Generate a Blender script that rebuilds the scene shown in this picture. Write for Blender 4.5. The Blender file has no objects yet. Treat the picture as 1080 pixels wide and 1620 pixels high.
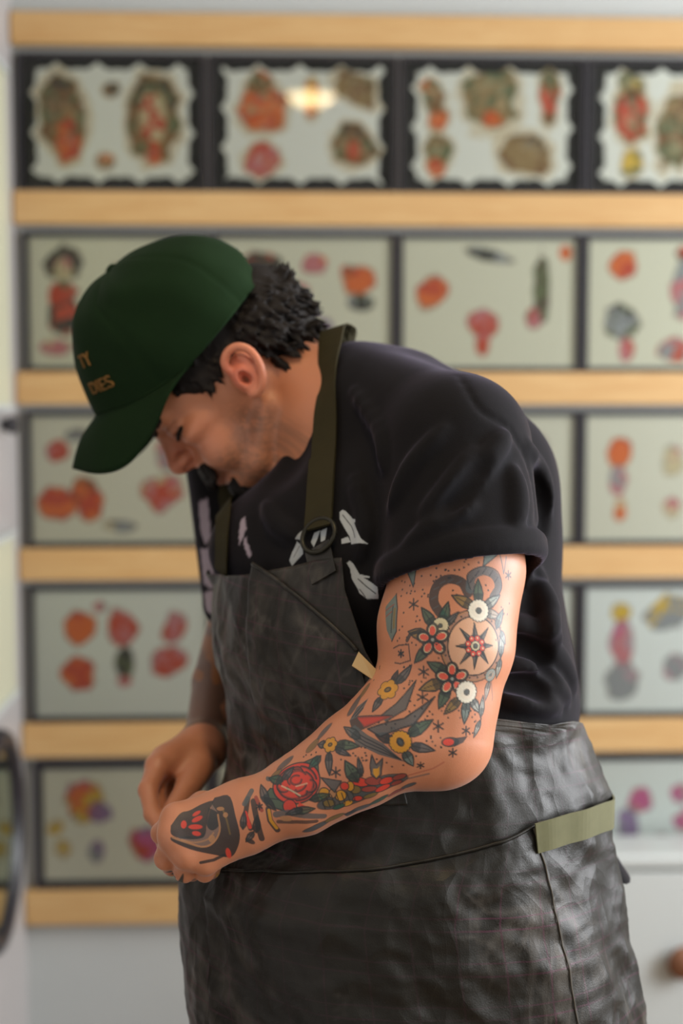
import bpy, bmesh, math, random
import numpy as np
from mathutils import Vector, Matrix

random.seed(7)
rng = np.random.default_rng(7)
scene = bpy.context.scene
COL = scene.collection

def lin(c):
    c = c / 255.0
    return c / 12.92 if c <= 0.04045 else ((c + 0.055) / 1.055) ** 2.4
def rgb(r, g, b, k=1.0):
    return (lin(r) * k, lin(g) * k, lin(b) * k, 1.0)

# ------------------------------------------------------------------ camera
FPX = 2250.0                      # focal length in pixels of the 1080 x 1620 frame (50 mm)
YAW, PITCH = math.radians(2.4), math.radians(4.4)
CAM = np.array([0.0, 0.0, 1.36])
FWD = np.array([math.sin(YAW) * math.cos(PITCH), math.cos(YAW) * math.cos(PITCH), -math.sin(PITCH)])
RGT = np.array([math.cos(YAW), -math.sin(YAW), 0.0])
UPV = np.cross(RGT, FWD)
cam_data = bpy.data.cameras.new('camera')
cam_data.lens = 50.0
cam_data.sensor_width = 36.0
cam_data.sensor_fit = 'AUTO'
cam_data.clip_start = 0.05
cam_data.dof.use_dof = True
cam_data.dof.focus_distance = 1.375
cam_data.dof.aperture_fstop = 2.1
cam = bpy.data.objects.new('camera', cam_data)
COL.objects.link(cam)
cam.matrix_world = Matrix(((RGT[0], UPV[0], -FWD[0], CAM[0]), (RGT[1], UPV[1], -FWD[1], CAM[1]),
                           (RGT[2], UPV[2], -FWD[2], CAM[2]), (0, 0, 0, 1)))
scene.camera = cam

def at(px, py, d):
    """point seen at photo position (px, py) that stands d metres from the camera plane"""
    return CAM + d * (FWD + (px - 540) / FPX * RGT - (py - 810) / FPX * UPV)
WALL_Y = 2.80
def on_wall(px, py, y=WALL_Y):
    r = FWD + (px - 540) / FPX * RGT - (py - 810) / FPX * UPV
    return CAM + r * ((y - CAM[1]) / r[1])

# ------------------------------------------------------------------ world and lights
scene.view_settings.view_transform = 'Standard'
scene.view_settings.look = 'None'
scene.view_settings.gamma = 1.0
scene.view_settings.use_curve_mapping = False
scene.view_settings.exposure = -0.45
scene.cycles.max_bounces = 6; scene.cycles.diffuse_bounces = 3; scene.cycles.glossy_bounces = 3
scene.cycles.transparent_max_bounces = 10; scene.cycles.caustics_reflective = False; scene.cycles.caustics_refractive = False
world = bpy.data.worlds.new('world'); scene.world = world
world.use_nodes = True
wbg = world.node_tree.nodes['Background']
wbg.inputs[0].default_value = (0.75, 0.88, 1.0, 1)
wbg.inputs[1].default_value = 1.0

def area_light(name, loc, aim, sx, sy, power, color):
    l = bpy.data.lights.new(name, 'AREA'); l.shape = 'RECTANGLE'; l.size = sx; l.size_y = sy
    l.energy = power; l.color = color
    o = bpy.data.objects.new(name, l); COL.objects.link(o); o.location = loc
    o.rotation_euler = (Vector(aim) - Vector(loc)).to_track_quat('-Z', 'Y').to_euler()
    return o
# daylight through the two shop windows in the right-hand wall
area_light('window_daylight', (2.36, 1.52, 1.55), (0.2, 1.52, 1.4), 1.4, 1.5, 140, (0.96, 0.97, 1.0))
area_light('street_window_daylight', (2.36, -0.78, 1.55), (0.2, -0.78, 1.4), 2.2, 1.5, 48, (1.0, 0.97, 0.93))
# ------------------------------------------------------------------ object helpers
def tag(o, label=None, cat=None, group=None, kind=None):
    if label: o['label'] = label
    if cat: o['category'] = cat
    if group: o['group'] = group
    if kind: o['kind'] = kind
    return o
def empty(name, loc=(0, 0, 0)):
    o = bpy.data.objects.new(name, None); COL.objects.link(o); o.location = loc
    o.empty_display_size = 0.05
    return o
def link(name, me, mat, parent=None, smooth=False):
    o = bpy.data.objects.new(name, me); COL.objects.link(o)
    if mat is not None and len(me.materials) == 0: me.materials.append(mat)
    if parent is not None:
        o.parent = parent
        o.matrix_parent_inverse = Matrix.Translation(world_loc(parent)).inverted()
    if smooth:
        me.polygons.foreach_set('use_smooth', np.ones(len(me.polygons), dtype=bool))
    return o
def world_loc(o):
    v = Vector(o.location)
    while o.parent is not None and o.type == 'EMPTY' and o.parent.type == 'EMPTY':
        break
    return v if o.type == 'EMPTY' else Vector((0, 0, 0))
def mesh_np(name, verts, faces):
    me = bpy.data.meshes.new(name)
    me.from_pydata([tuple(map(float, v)) for v in verts], [], [tuple(map(int, f)) for f in faces])
    me.update(); return me
def mesh_quads(name, V, Q):
    """fast mesh from numpy vertices and quads"""
    me = bpy.data.meshes.new(name)
    me.vertices.add(len(V)); me.vertices.foreach_set('co', np.asarray(V, dtype=np.float32).ravel())
    me.loops.add(len(Q) * 4); me.loops.foreach_set('vertex_index', np.asarray(Q, dtype=np.int32).ravel())
    me.polygons.add(len(Q)); me.polygons.foreach_set('loop_start', np.arange(0, len(Q) * 4, 4, dtype=np.int32))
    me.update(calc_edges=True); me.validate()
    return me
class MB:
    """collects simple shapes into one mesh"""
    def __init__(s): s.v = []; s.f = []
    def box(s, x0, x1, y0, y1, z0, z1):
        b = len(s.v)
        s.v += [(x, y, z) for z in (z0, z1) for y in (y0, y1) for x in (x0, x1)]
        s.f += [tuple(b + i for i in q) for q in ((0,2,3,1),(4,5,7,6),(0,1,5,4),(2,6,7,3),(0,4,6,2),(1,3,7,5))]
        return s
    def lathe(s, prof, n=32, c=(0, 0, 0), axis='z'):
        b = len(s.v); m = len(prof)
        for i in range(n):
            a = 2 * math.pi * i / n
            for r, h in prof:
                p = (r * math.cos(a), r * math.sin(a), h)
                if axis == 'x': p = (p[2], p[0], p[1])
                if axis == 'y': p = (p[0], p[2], p[1])
                s.v.append((p[0] + c[0], p[1] + c[1], p[2] + c[2]))
        for i in range(n):
            for j in range(m - 1):
                i2 = (i + 1) % n
                s.f.append((b + i * m + j, b + i2 * m + j, b + i2 * m + j + 1, b + i * m + j + 1))
        return s
    def tube(s, pts, r, n=8, closed=False):
        b = len(s.v); pts = [Vector(p) for p in pts]; N = len(pts)
        up = Vector((0.13, 0.21, 1)).normalized()
        for i, p in enumerate(pts):
            if closed: t = pts[(i + 1) % N] - pts[i - 1]
            else: t = pts[min(i + 1, N - 1)] - pts[max(i - 1, 0)]
            t.normalize(); a = t.cross(up)
            if a.length < 1e-4: a = t.cross(Vector((1, 0, 0)))
            a.normalize(); c = t.cross(a)
            rr = r[i] if isinstance(r, (list, tuple)) else r
            for k in range(n):
                q = 2 * math.pi * k / n
                s.v.append(tuple(p + (a * math.cos(q) + c * math.sin(q)) * rr))
        for i in range(N if closed else N - 1):
            i2 = (i + 1) % N
            for k in range(n):
                k2 = (k + 1) % n
                s.f.append((b + i * n + k, b + i * n + k2, b + i2 * n + k2, b + i2 * n + k))
        if not closed:
            s.f.append(tuple(b + k for k in range(n))[::-1]); s.f.append(tuple(b + (N - 1) * n + k for k in range(n)))
        return s
    def build(s, name, mat, parent=None, bevel=0.0, smooth=False, fix=True):
        me = bpy.data.meshes.new(name); me.from_pydata(s.v, [], s.f)
        bm = bmesh.new(); bm.from_mesh(me)
        if fix: bmesh.ops.recalc_face_normals(bm, faces=bm.faces)
        if bevel: bmesh.ops.bevel(bm, geom=list(bm.edges), offset=bevel, segments=2, profile=0.5, affect='EDGES')
        bm.to_mesh(me); bm.free()
        return link(name, me, mat, parent, smooth)

# ------------------------------------------------------------------ materials
class NT:
    def __init__(s, name):
        s.m = bpy.data.materials.new(name); s.m.use_nodes = True; s.t = s.m.node_tree
        s.t.nodes.clear(); s.out = s.t.nodes.new('ShaderNodeOutputMaterial')
    def n(s, typ, **kw):
        nd = s.t.nodes.new(typ)
        for k, v in kw.items():
            if k.startswith('_'): setattr(nd, k[1:], v)
            else:
                key = int(k[1:]) if k[0] == 'i' and k[1:].isdigit() else k.replace('__', ' ')
                s.set(nd.inputs[key], v)
        return nd
    def set(s, inp, v):
        if isinstance(v, bpy.types.NodeSocket): s.t.links.new(v, inp)
        elif isinstance(v, bpy.types.Node): s.t.links.new(v.outputs[0], inp)
        else: inp.default_value = v
    def coord(s, which='Object', scale=(1, 1, 1), rot=(0, 0, 0)):
        tc = s.n('ShaderNodeTexCoord')
        return s.n('ShaderNodeMapping', Vector=tc.outputs[which], Scale=scale, Rotation=rot).outputs[0]
    def noise(s, vec, scale, detail=4, rough=0.55, dist=0.0):
        nd = s.n('ShaderNodeTexNoise', Vector=vec, Scale=scale, Detail=detail, Roughness=rough, Distortion=dist)
        return nd.outputs[0]
    def ramp(s, fac, stops):
        nd = s.n('ShaderNodeValToRGB', Fac=fac); e = nd.color_ramp.elements
        while len(e) < len(stops): e.new(0.5)
        for k, (p, c) in enumerate(stops):
            e[k].position = p; e[k].color = c if len(c) == 4 else (*c, 1)
        return nd.outputs[0]
    def mix(s, f, a, b, mode='MIX'):
        nd = s.n('ShaderNodeMix', _data_type='RGBA', _blend_type=mode)
        s.set(nd.inputs[0], f); s.set(nd.inputs[6], a); s.set(nd.inputs[7], b)
        return nd.outputs[2]
    def math(s, op, a, b=0.0, c=0.0):
        nd = s.n('ShaderNodeMath', _operation=op); s.set(nd.inputs[0], a); s.set(nd.inputs[1], b); s.set(nd.inputs[2], c)
        return nd.outputs[0]
    def bump(s, h, strength=0.3, dist=0.002):
        return s.n('ShaderNodeBump', Height=h, Strength=strength, Distance=dist).outputs[0]
    def bsdf(s, color, rough=0.6, normal=None, **kw):
        b = s.n('ShaderNodeBsdfPrincipled')
        s.set(b.inputs['Base Color'], color); s.set(b.inputs['Roughness'], rough)
        if normal is not None: s.set(b.inputs['Normal'], normal)
        for k, v in kw.items(): s.set(b.inputs[k.replace('__', ' ')], v)
        s.t.links.new(b.outputs[0], s.out.inputs[0])
        return b
def mat_paint(name, c, rough=0.6, bump=0.12, scale=60, var=0.05):
    t = NT(name); v = t.coord(); n = t.noise(v, scale, 3)
    c2 = tuple(x * (1 - var * 2) for x in c[:3]) + (1,)
    col = t.mix(t.noise(v, 3.0, 4), c2, c)
    t.bsdf(col, rough, t.bump(n, bump, 0.001)); return t.m
def mat_wood(name, light, dark):
    t = NT(name); v = t.coord('Object', (1.2, 14, 14))
    g = t.noise(v, 4.0, 6, 0.6, 1.2)
    f = t.noise(t.coord('Object', (6, 120, 120)), 5.0, 3)
    col = t.mix(t.math('MULTIPLY', f, 0.35), t.ramp(g, [(0.3, dark), (0.7, light)]), dark)
    t.bsdf(col, 0.55, t.bump(g, 0.1, 0.001)); return t.m
def mat_flat(name, c, rough=0.5, metal=0.0, **kw):
    t = NT(name); v = t.coord(); n = t.noise(v, 90, 2)
    t.bsdf(t.mix(t.math('MULTIPLY', n, 0.25), c, tuple(x * 0.7 for x in c[:3]) + (1,)), rough, None, Metallic=metal, **kw); return t.m
def mat_vcol(name, attr, rough=0.6, normal=None, **kw):
    t = NT(name); a = t.n('ShaderNodeAttribute', _attribute_name=attr)
    t.bsdf(a.outputs['Color'], rough, None, **kw); return t.m
def mat_glass(name):
    t = NT(name)
    fr = t.n('ShaderNodeFresnel', IOR=1.22)
    tr = t.n('ShaderNodeBsdfTransparent', Color=(0.96, 0.98, 0.96, 1)); gl = t.n('ShaderNodeBsdfGlossy', Roughness=0.02)
    mx = t.n('ShaderNodeMixShader'); t.set(mx.inputs[0], fr.outputs[0]); t.t.links.new(tr.outputs[0], mx.inputs[1]); t.t.links.new(gl.outputs[0], mx.inputs[2])
    t.t.links.new(mx.outputs[0], t.out.inputs[0]); return t.m
M = {}
M['wall'] = mat_paint('wall_paint', rgb(186, 190, 188), 0.7)
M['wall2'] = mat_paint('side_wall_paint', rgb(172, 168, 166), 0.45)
M['floor'] = mat_wood('floor_boards', rgb(150, 120, 90), rgb(110, 82, 60))
M['ceiling'] = mat_paint('ceiling_paint', rgb(215, 214, 210), 0.8)
M['pine'] = mat_wood('pine', rgb(204, 170, 118), rgb(186, 144, 90))
M['black_frame'] = mat_flat('black_frame', rgb(38, 36, 42), 0.4)
M['black_mat'] = mat_paint('black_mat_board', rgb(40, 38, 40), 0.8)
M['glass'] = mat_glass('picture_glass')
M['white_lacquer'] = mat_paint('white_lacquer', rgb(192, 198, 196), 0.35)

# ------------------------------------------------------------------ the room
X0, X1, Y0, Y1, ZT = -0.512, 2.45, -2.45, WALL_Y, 2.62
def struct(name, mb, mat, **kw):
    return tag(mb.build(name, mat, **kw), kind='structure')
struct('floor', MB().box(X0 - 0.1, X1 + 0.1, Y0 - 0.1, Y1 + 0.1, -0.08, 0), M['floor'])
struct('ceiling', MB().box(X0 - 0.1, X1 + 0.1, Y0 - 0.1, Y1 + 0.1, ZT, ZT + 0.08), M['ceiling'])
struct('wall_back', MB().box(X0 - 0.1, X1 + 0.1, Y1, Y1 + 0.1, 0, ZT), M['wall'])
struct('wall_left', MB().box(X0 - 0.1, X0, Y0, Y1, 0, ZT), M['wall2'])
wz0, wz1 = 0.75, 2.35
mb = MB().box(X1, X1 + 0.1, Y0, -1.95, 0, ZT).box(X1, X1 + 0.1, 0.45, 0.75, 0, ZT).box(X1, X1 + 0.1, 2.3, Y1, 0, ZT)
mb.box(X1, X1 + 0.1, -1.95, 0.45, 0, wz0).box(X1, X1 + 0.1, -1.95, 0.45, wz1, ZT).box(X1, X1 + 0.1, 0.75, 2.3, 0, wz0).box(X1, X1 + 0.1, 0.75, 2.3, wz1, ZT)
struct('wall_right', mb, M['wall'])
struct('wall_front', MB().box(X0 - 0.1, X1 + 0.1, Y0 - 0.1, Y0, 0, ZT), M['wall'])
for i, (wy0, wy1) in enumerate(((0.75, 2.3), (-1.95, 0.45))):
    w = struct('window_%d' % (i + 1), MB().box(X1 + 0.02, X1 + 0.07, wy0, wy1, wz0, wz0 + 0.05).box(X1 + 0.02, X1 + 0.07, wy0, wy1, wz1 - 0.05, wz1)
               .box(X1 + 0.02, X1 + 0.07, wy0, wy0 + 0.05, wz0, wz1).box(X1 + 0.02, X1 + 0.07, wy1 - 0.05, wy1, wz0, wz1), M['white_lacquer'])
    MB().box(X1 + 0.04, X1 + 0.045, wy0 + 0.05, wy1 - 0.05, wz0 + 0.05, wz1 - 0.05).build('pane', M['glass'], w)

# wooden picture ledges
LEDGE_D = 0.035
rail_px = [(17, 69), (301, 354), (588, 640), (868, 919), (1146, 1199), (1411, 1464)]
RZ = [(on_wall(100, b, WALL_Y - LEDGE_D)[2], on_wall(100, a, WALL_Y - LEDGE_D)[2]) for a, b in rail_px]
rail_names = ['topmost pine ledge along the back wall, above all the framed sheets',
              'pine ledge under the row of scalloped sheets on black mats',
              'pine ledge at the height of the cap brim, third from the top',
              'pine ledge level with the rolled sleeve, fourth from the top',
              'pine ledge level with the far wrist, fifth from the top',
              'lowest pine ledge, just below the clasped hands, over bare white wall']
for (z0, z1), lab in zip(RZ, rail_names):
    o = MB().box(X0 + 0.002, 1.75, WALL_Y - LEDGE_D, WALL_Y - 0.0005, z0, z1).build('picture_ledge', M['pine'], bevel=0.003)
    tag(o, lab, 'ledge', 'pine ledges on the back wall')

# framed flash sheets: every sheet is a fine grid whose printed colours live in a colour attribute
PAPER = {1: (246, 245, 242), 2: (232, 228, 212), 3: (232, 228, 216), 4: (238, 240, 240), 5: (240, 236, 224)}
INK = dict(k=(52, 52, 50), r=(206, 74, 52), o=(232, 108, 52), p=(205, 120, 130), y=(226, 182, 60), g=(96, 104, 72), b=(120, 84, 52),
           t=(150, 120, 78), v=(150, 120, 168), m=(205, 92, 150), s=(150, 152, 160), d=(86, 70, 60), c=(214, 196, 160), l=(190, 150, 165))
def fbm(u, v, base, octs=4, seed=0, ridged=False, gain=0.5):
    out = 0; amp = 1.0; tot = 0
    for o in range(octs):
        g = np.random.default_rng(seed + o).random((64, 64)); f = base * 2 ** o
        x, y = u * f, v * f
        xi, yi = np.floor(x).astype(int), np.floor(y).astype(int); a, b = x - xi, y - yi
        a, b = a * a * (3 - 2 * a), b * b * (3 - 2 * b)
        G = lambda i, j: g[i % 64, j % 64]
        n = (G(xi, yi) * (1 - a) + G(xi + 1, yi) * a) * (1 - b) + (G(xi, yi + 1) * (1 - a) + G(xi + 1, yi + 1) * a) * b
        if ridged: n = 1 - np.abs(2 * n - 1)
        out = out + amp * n; tot += amp; amp *= gain
    return out / tot
def make_sheet_mesh(name, w, h, blobs, paper, seed, scallop):
    nx, nz = 110, 80
    u, v = np.meshgrid(np.linspace(-1, 1, nx), np.linspace(-1, 1, nz), indexing='ij')
    x, z = u * w / 2, v * h / 2
    if scallop:
        r_ = np.random.default_rng(seed)
        def wave(t, n):
            ph = r_.random() * 6
            return np.abs(np.sin(t * n * 1.1 + ph)) ** 0.8 * 0.75 + 0.25 * np.abs(np.sin(t * n * 2.3 + ph * 2))
        x = x * (1 - 0.10 * wave(v, 4.3) * np.abs(u) ** 4); z = z * (1 - 0.15 * wave(u, 5.6) * np.abs(v) ** 4)
    col = np.empty((nx, nz, 3)); col[:] = np.array(paper) / 255.0
    gx = np.random.default_rng(seed + 5)
    def nz2(f, ph): return (fbm((u + 3) * 1.35 + ph % 7, v + 3 + (ph * 1.7) % 5, f * 0.62, 2, int(abs(ph) * 10) % 900) - 0.5) * 3.2
    for k, (cx, cy, rx, ry, inks, ang) in enumerate(blobs):
        a = math.radians(ang); du = (u - cx) * w / h; dv = v - cy
        p = (du * math.cos(a) + dv * math.sin(a)) / rx; q = (-du * math.sin(a) + dv * math.cos(a)) / ry
        d = np.sqrt(p * p + q * q) + 0.16 * nz2(7 + k % 4, k * 2.1 + seed) + 0.07 * nz2(17, k)
        ph = seed + k * 3.3
        n1 = nz2(9, ph) + 0.6 * nz2(15, ph * 1.3); n2 = nz2(21, ph * 0.7)
        A = np.array(INK[inks[0]]) / 255.0; B = np.array(INK[inks[1 % len(inks)]]) / 255.0; Cc = np.array(INK[inks[2 % len(inks)]]) / 255.0
        pat = np.where((n1 > 0.05)[..., None], A, B); pat = np.where((n2 + q > 0.75)[..., None], Cc, pat)
        edge = np.clip((1.0 - d) / 0.1, 0, 1)
        out = np.clip(1 - np.abs(d - 0.95) / 0.09, 0, 1) * (0.75 if 'k' in inks or 'd' in inks else 0.4)
        strength = 0.92 if not inks.isupper() else 0.5
        col = col + (pat - col) * (edge * strength)[..., None]
        col = col + (np.array((138, 96, 46) if scallop else INK['d']) / 255.0 - col) * (np.clip(out * (1.25 if scallop else 1), 0, 1))[..., None]
        if scallop:
            halo = np.clip(1 - np.abs(d - 1.12) / 0.14, 0, 1) * 0.45; col = col + (np.array((196, 156, 96)) / 255.0 - col) * halo[..., None]
            core = np.clip((0.62 - d) / 0.1, 0, 1) * np.clip(n2 * 1.6 + 0.1, 0, 1) * 0.55; col = col + (np.array((222, 196, 160)) / 255.0 - col) * core[..., None]
    col = np.where(col <= 0.04045, col / 12.92, ((col + 0.055) / 1.055) ** 2.4)
    ids = np.arange(nx * nz).reshape(nx, nz)
    Q = np.stack([ids[:-1, :-1], ids[1:, :-1], ids[1:, 1:], ids[:-1, 1:]], -1).reshape(-1, 4)
    V = np.stack([x.ravel(), np.zeros(nx * nz), z.ravel()], -1)
    me = mesh_quads(name, V, Q)
    ca = me.color_attributes.new('print', 'FLOAT_COLOR', 'POINT')
    ca.data.foreach_set('color', np.concatenate([col.reshape(-1, 3), np.ones((nx * nz, 1))], 1).astype(np.float32).ravel())
    return me
M['sheet'] = mat_vcol('printed_sheet', 'print', 0.7)
def make_frame(row, px0, px1, blobs, label, scallop=False, bw=0.009, tint=None):
    zlo, zhi = RZ[row][1], RZ[row - 1][0] - 0.012     # stands on its ledge
    yb = WALL_Y - 0.002; fd = 0.018; yf = yb - fd
    pm = rail_px[row][0] - 110
    x0, x1 = on_wall(px0, pm, yf)[0] + 0.001, on_wall(px1, pm, yf)[0] - 0.001
    xc, zc = (x0 + x1) / 2, (zlo + zhi) / 2
    w_, h_ = x1 - x0, zhi - zlo
    root = empty('framed_flash_sheet', (xc, yb, zlo))
    fr = MB().box(x0, x1, yf, yb, zlo, zlo + bw).box(x0, x1, yf, yb, zhi - bw, zhi)
    fr.box(x0, x0 + bw, yf, yb, zlo + bw, zhi - bw).box(x1 - bw, x1, yf, yb, zlo + bw, zhi - bw)
    fr.build('frame', M['black_frame'], root)
    MB().box(x0 + bw, x1 - bw, yb - 0.007, yb - 0.003, zlo + bw, zhi - bw).build('mat_board', M['black_mat'] if scallop else M['wall'], root)
    iw, ih = (w_ - 2 * bw - (0.026 if scallop else 0.004)), (h_ - 2 * bw - (0.012 if scallop else 0.004))
    me = make_sheet_mesh('sheet', iw, ih, blobs, tint or PAPER[row], int(px0 * 7 + row * 31) % 997, scallop)
    me.transform(Matrix.Translation((xc, yb - 0.0085, zc)))
    link('sheet', me, M['sheet'], root)
    MB().box(x0 + bw, x1 - bw, yf + 0.004, yf + 0.0055, zlo + bw, zhi - bw).build('pane', M['glass'], root)
    tag(root, label, 'framed print', 'framed tattoo flash sheets on the ledges')
F = make_frame
# top row, scalloped sheets on black mats
F(1, 26, 327, [(-.62, .15, .42, .72, 'gbk', 8), (.52, .12, .46, .70, 'bgk', -4), (.5, .1, .26, .42, 'crc', 0), (-.55, -.28, .22, .4, 'rob', 0),
               (-.02, .55, .15, .13, 'bkd', 0), (-.08, -.62, .15, .14, 'bko', 0), (.5, -.5, .13, .2, 'rob', 0)],
  'scalloped sheet on black mat with two large oval heads, leftmost of the top row', True)
F(1, 329, 629, [(-.5, .3, .42, .42, 'orb', 0), (-.5, .72, .18, .2, 'bgo', 0), (-.5, -.6, .34, .3, 'rpr', 0), (.1, .45, .13, .35, 'oby', 0),
                (.66, .62, .42, .3, 'tbg', -30), (.62, -.35, .4, .36, 'bgk', -30), (.62, -.42, .16, .16, 'ror', 0), (-.5, .05, .25, .14, 'ror', 0)],
  'scalloped sheet on black mat with red and ochre figures, second from left in top row', True)
F(1, 631, 927, [(-.75, .5, .2, .3, 'bgo', 20), (-.68, .12, .2, .2, 'orb', 0), (-.02, .5, .48, .55, 'gtg', 0), (.0, .12, .18, .14, 'rob', 0),
                (.72, .55, .2, .5, 'brb', 0), (.72, .8, .18, .18, 'gkg', 0), (-.68, -.4, .26, .3, 'gtb', 0), (-.68, -.72, .18, .2, 'ror', 0),
                (.4, -.45, .46, .38, 'btk', -10)],
  'scalloped sheet on black mat with a round green emblem, third in top row', True)
F(1, 929, 1229, [(-.62, .75, .22, .25, 'gyg', 0), (-.62, .2, .32, .46, 'brd', 0), (-.6, -.6, .18, .3, 'gyb', 0), (-.05, .0, .36, .7, 'gbt', -10),
                 (.5, .3, .3, .4, 'rbo', 0), (.55, -.5, .3, .3, 'bgk', 0)],
  'scalloped sheet on black mat with tall dark totem, cut by the right photo edge', True)
# second row
F(2, 36, 334, [(-.62, .62, .3, .26, 'kdk', 0), (-.62, .5, .14, .2, 'ccp', 0), (-.62, -.1, .26, .42, 'krg', 0), (-.7, .1, .14, .2, 'rro', 0), (.1, .4, .3, .3, 'prp', 0),
               (.6, .5, .25, .35, 'drk', 0), (.5, -.4, .3, .3, 'rgr', 0), (-.7, -.7, .3, .12, 'plc', 0)],
  'pale flash sheet with a dark haired figure, leftmost in second row beside cap crown')
F(2, 336, 627, [(.66, .36, .3, .24, 'oor', 0), (.66, .0, .2, .14, 'gks', 0), (.5, .5, .12, .1, 'grg', 0), (.1, .6, .2, .16, 'ppo', 0), (-.5, .6, .3, .2, 'dkr', 0),
                (-.1, .15, .2, .2, 'psp', 0), (.1, -.5, .35, .3, 'vsv', 0), (-.6, -.3, .3, .3, 'rdg', 0)],
  'pale flash sheet with an orange bloom just above the hair, second row')
F(2, 629, 921, [(-.68, .16, .24, .3, 'ror', -25), (-.08, -.32, .25, .22, 'rrp', 0), (-.08, -.62, .12, .2, 'rrp', 0), (.6, .2, .14, .6, 'dgd', 0), (.52, -.25, .14, .2, 'prd', 0),
                (.0, .75, .42, .1, 'sks', -15), (.88, .8, .1, .12, 'oor', 0)],
  'pale flash sheet with red heart and slim dagger above the man\'s shoulder')
F(2, 923, 1213, [(-.6, .6, .22, .24, 'oro', -20), (-.62, -.3, .3, .3, 'gsk', -30), (-.55, -.72, .12, .2, 'prp', 0), (.1, .2, .2, .5, 'sps', 0), (.5, .5, .3, .3, 'rgr', 0),
                 (.0, -.75, .3, .2, 'srp', 0), (.1, .8, .12, .1, 'rdr', 0), (.6, -.4, .3, .35, 'gkr', 0)],
  'pale flash sheet with an orange shape at upper left, second row at right photo edge')
# third row
F(3, 40, 335, [(-.72, -.4, .3, .3, 'ror', 0), (-.35, -.35, .26, .36, 'orb', 20), (-.7, .45, .2, .18, 'rpr', 0), (-.45, .7, .25, .1, 'dsd', 0), (.5, -.2, .35, .3, 'prc', 20),
               (.55, .4, .2, .3, 'spr', 0), (.0, -.75, .25, .1, 'csd', 0)],
  'pale flash sheet with bright red flower at lower left, under the cap brim')
F(3, 337, 627, [(-.5, .2, .3, .4, 'rgk', 0), (.4, .1, .3, .4, 'gkr', 0)], 'framed flash sheet hidden behind the bent head and neck, third row')
F(3, 629, 917, [(.55, .4, .2, .4, 'lsl', 0), (.55, -.3, .16, .3, 'lcl', 0), (-.4, .1, .35, .45, 'rgk', 0)],
  'faint pale flash sheet mostly behind the shirt shoulder, third row')
F(3, 919, 1211, [(-.62, .42, .2, .25, 'oor', 0), (-.62, -.05, .16, .26, 'psl', 0), (-.6, -.5, .1, .18, 'oco', 0), (.0, .3, .18, .3, 'csp', 0), (.0, -.5, .14, .2, 'pcp', 0),
                 (.5, .2, .25, .4, 'rgs', 0)],
  'pale flash sheet with one orange flame, third row at right photo edge')
# fourth row
F(4, 45, 337, [(-.5, .42, .26, .28, 'oor', 0), (.02, .42, .24, .3, 'rpr', 0), (.62, .42, .2, .26, 'rpl', -20), (-.5, -.33, .29, .29, 'ror', 0), (.03, -.15, .15, .26, 'kgk', 0),
               (.55, -.12, .3, .25, 'prp', 10), (-.25, .75, .12, .08, 'sps', 0), (.03, -.45, .12, .1, 'prp', 0)],
  'white flash sheet with six small red motifs in two rows, left of the apron bib')
F(4, 339, 627, [(-.4, .3, .3, .4, 'rgr', 0), (.4, -.2, .3, .4, 'kgr', 0)], 'framed flash sheet hidden behind the apron bib, fourth row')
F(4, 629, 916, [(.3, .3, .3, .4, 'ysl', 0), (-.4, -.2, .3, .4, 'kgr', 0)], 'framed flash sheet hidden behind the bent elbow, fourth row')
F(4, 918, 1208, [(-.58, .62, .17, .16, 'yyc', 0), (-.58, .1, .2, .34, 'plm', 0), (-.05, .6, .34, .26, 'ysy', 20), (-.58, -.52, .3, .3, 'ssl', 0), (.05, -.3, .2, .2, 'sls', 0),
                 (.55, .2, .25, .4, 'plr', 0)],
  'white flash sheet with yellow crescent and grey wheel, right of the shirt back', tint=(242, 246, 250))
# fifth row
F(5, 54, 337, [(-.5, .42, .34, .4, 'oym', 30), (-.3, .2, .2, .2, 'vmv', 0), (.45, .5, .2, .3, 'vly', 0), (-.85, -.05, .14, .14, 'yyc', 0), (-.75, -.45, .16, .2, 'ycy', 0),
               (.3, -.35, .34, .3, 'rmv', -20), (-.35, -.5, .14, .2, 'vsv', 0), (.85, -.85, .16, .14, 'yyy', 0), (.6, .0, .16, .14, 'yyc', 0)],
  'flash sheet with purple and yellow motifs, bottom row beside the clasped hands', bw=0.014)
F(5, 339, 627, [(-.4, .3, .3, .4, 'rmr', 0), (.4, -.2, .3, .4, 'kgr', 0)], 'framed flash sheet hidden behind the forearm, bottom row')
F(5, 629, 916, [(.3, .3, .3, .4, 'ysl', 0), (-.4, -.2, .3, .4, 'kgr', 0)], 'framed flash sheet hidden behind the apron skirt, bottom row')
F(5, 918, 1206, [(-.36, .3, .22, .24, 'mpm', 30), (.18, -.05, .22, .2, 'mpm', 20), (.12, .4, .18, .18, 'mlp', 0), (-.15, -.5, .3, .2, 'mlv', 30), (-.5, -.1, .2, .3, 'svs', 0),
                 (.5, .3, .3, .3, 'mvp', 0), (.1, -.8, .2, .1, 'gsk', 0)],
  'flash sheet with magenta splashes, bottom row right of the apron belt', tint=(238, 242, 246))

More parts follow.
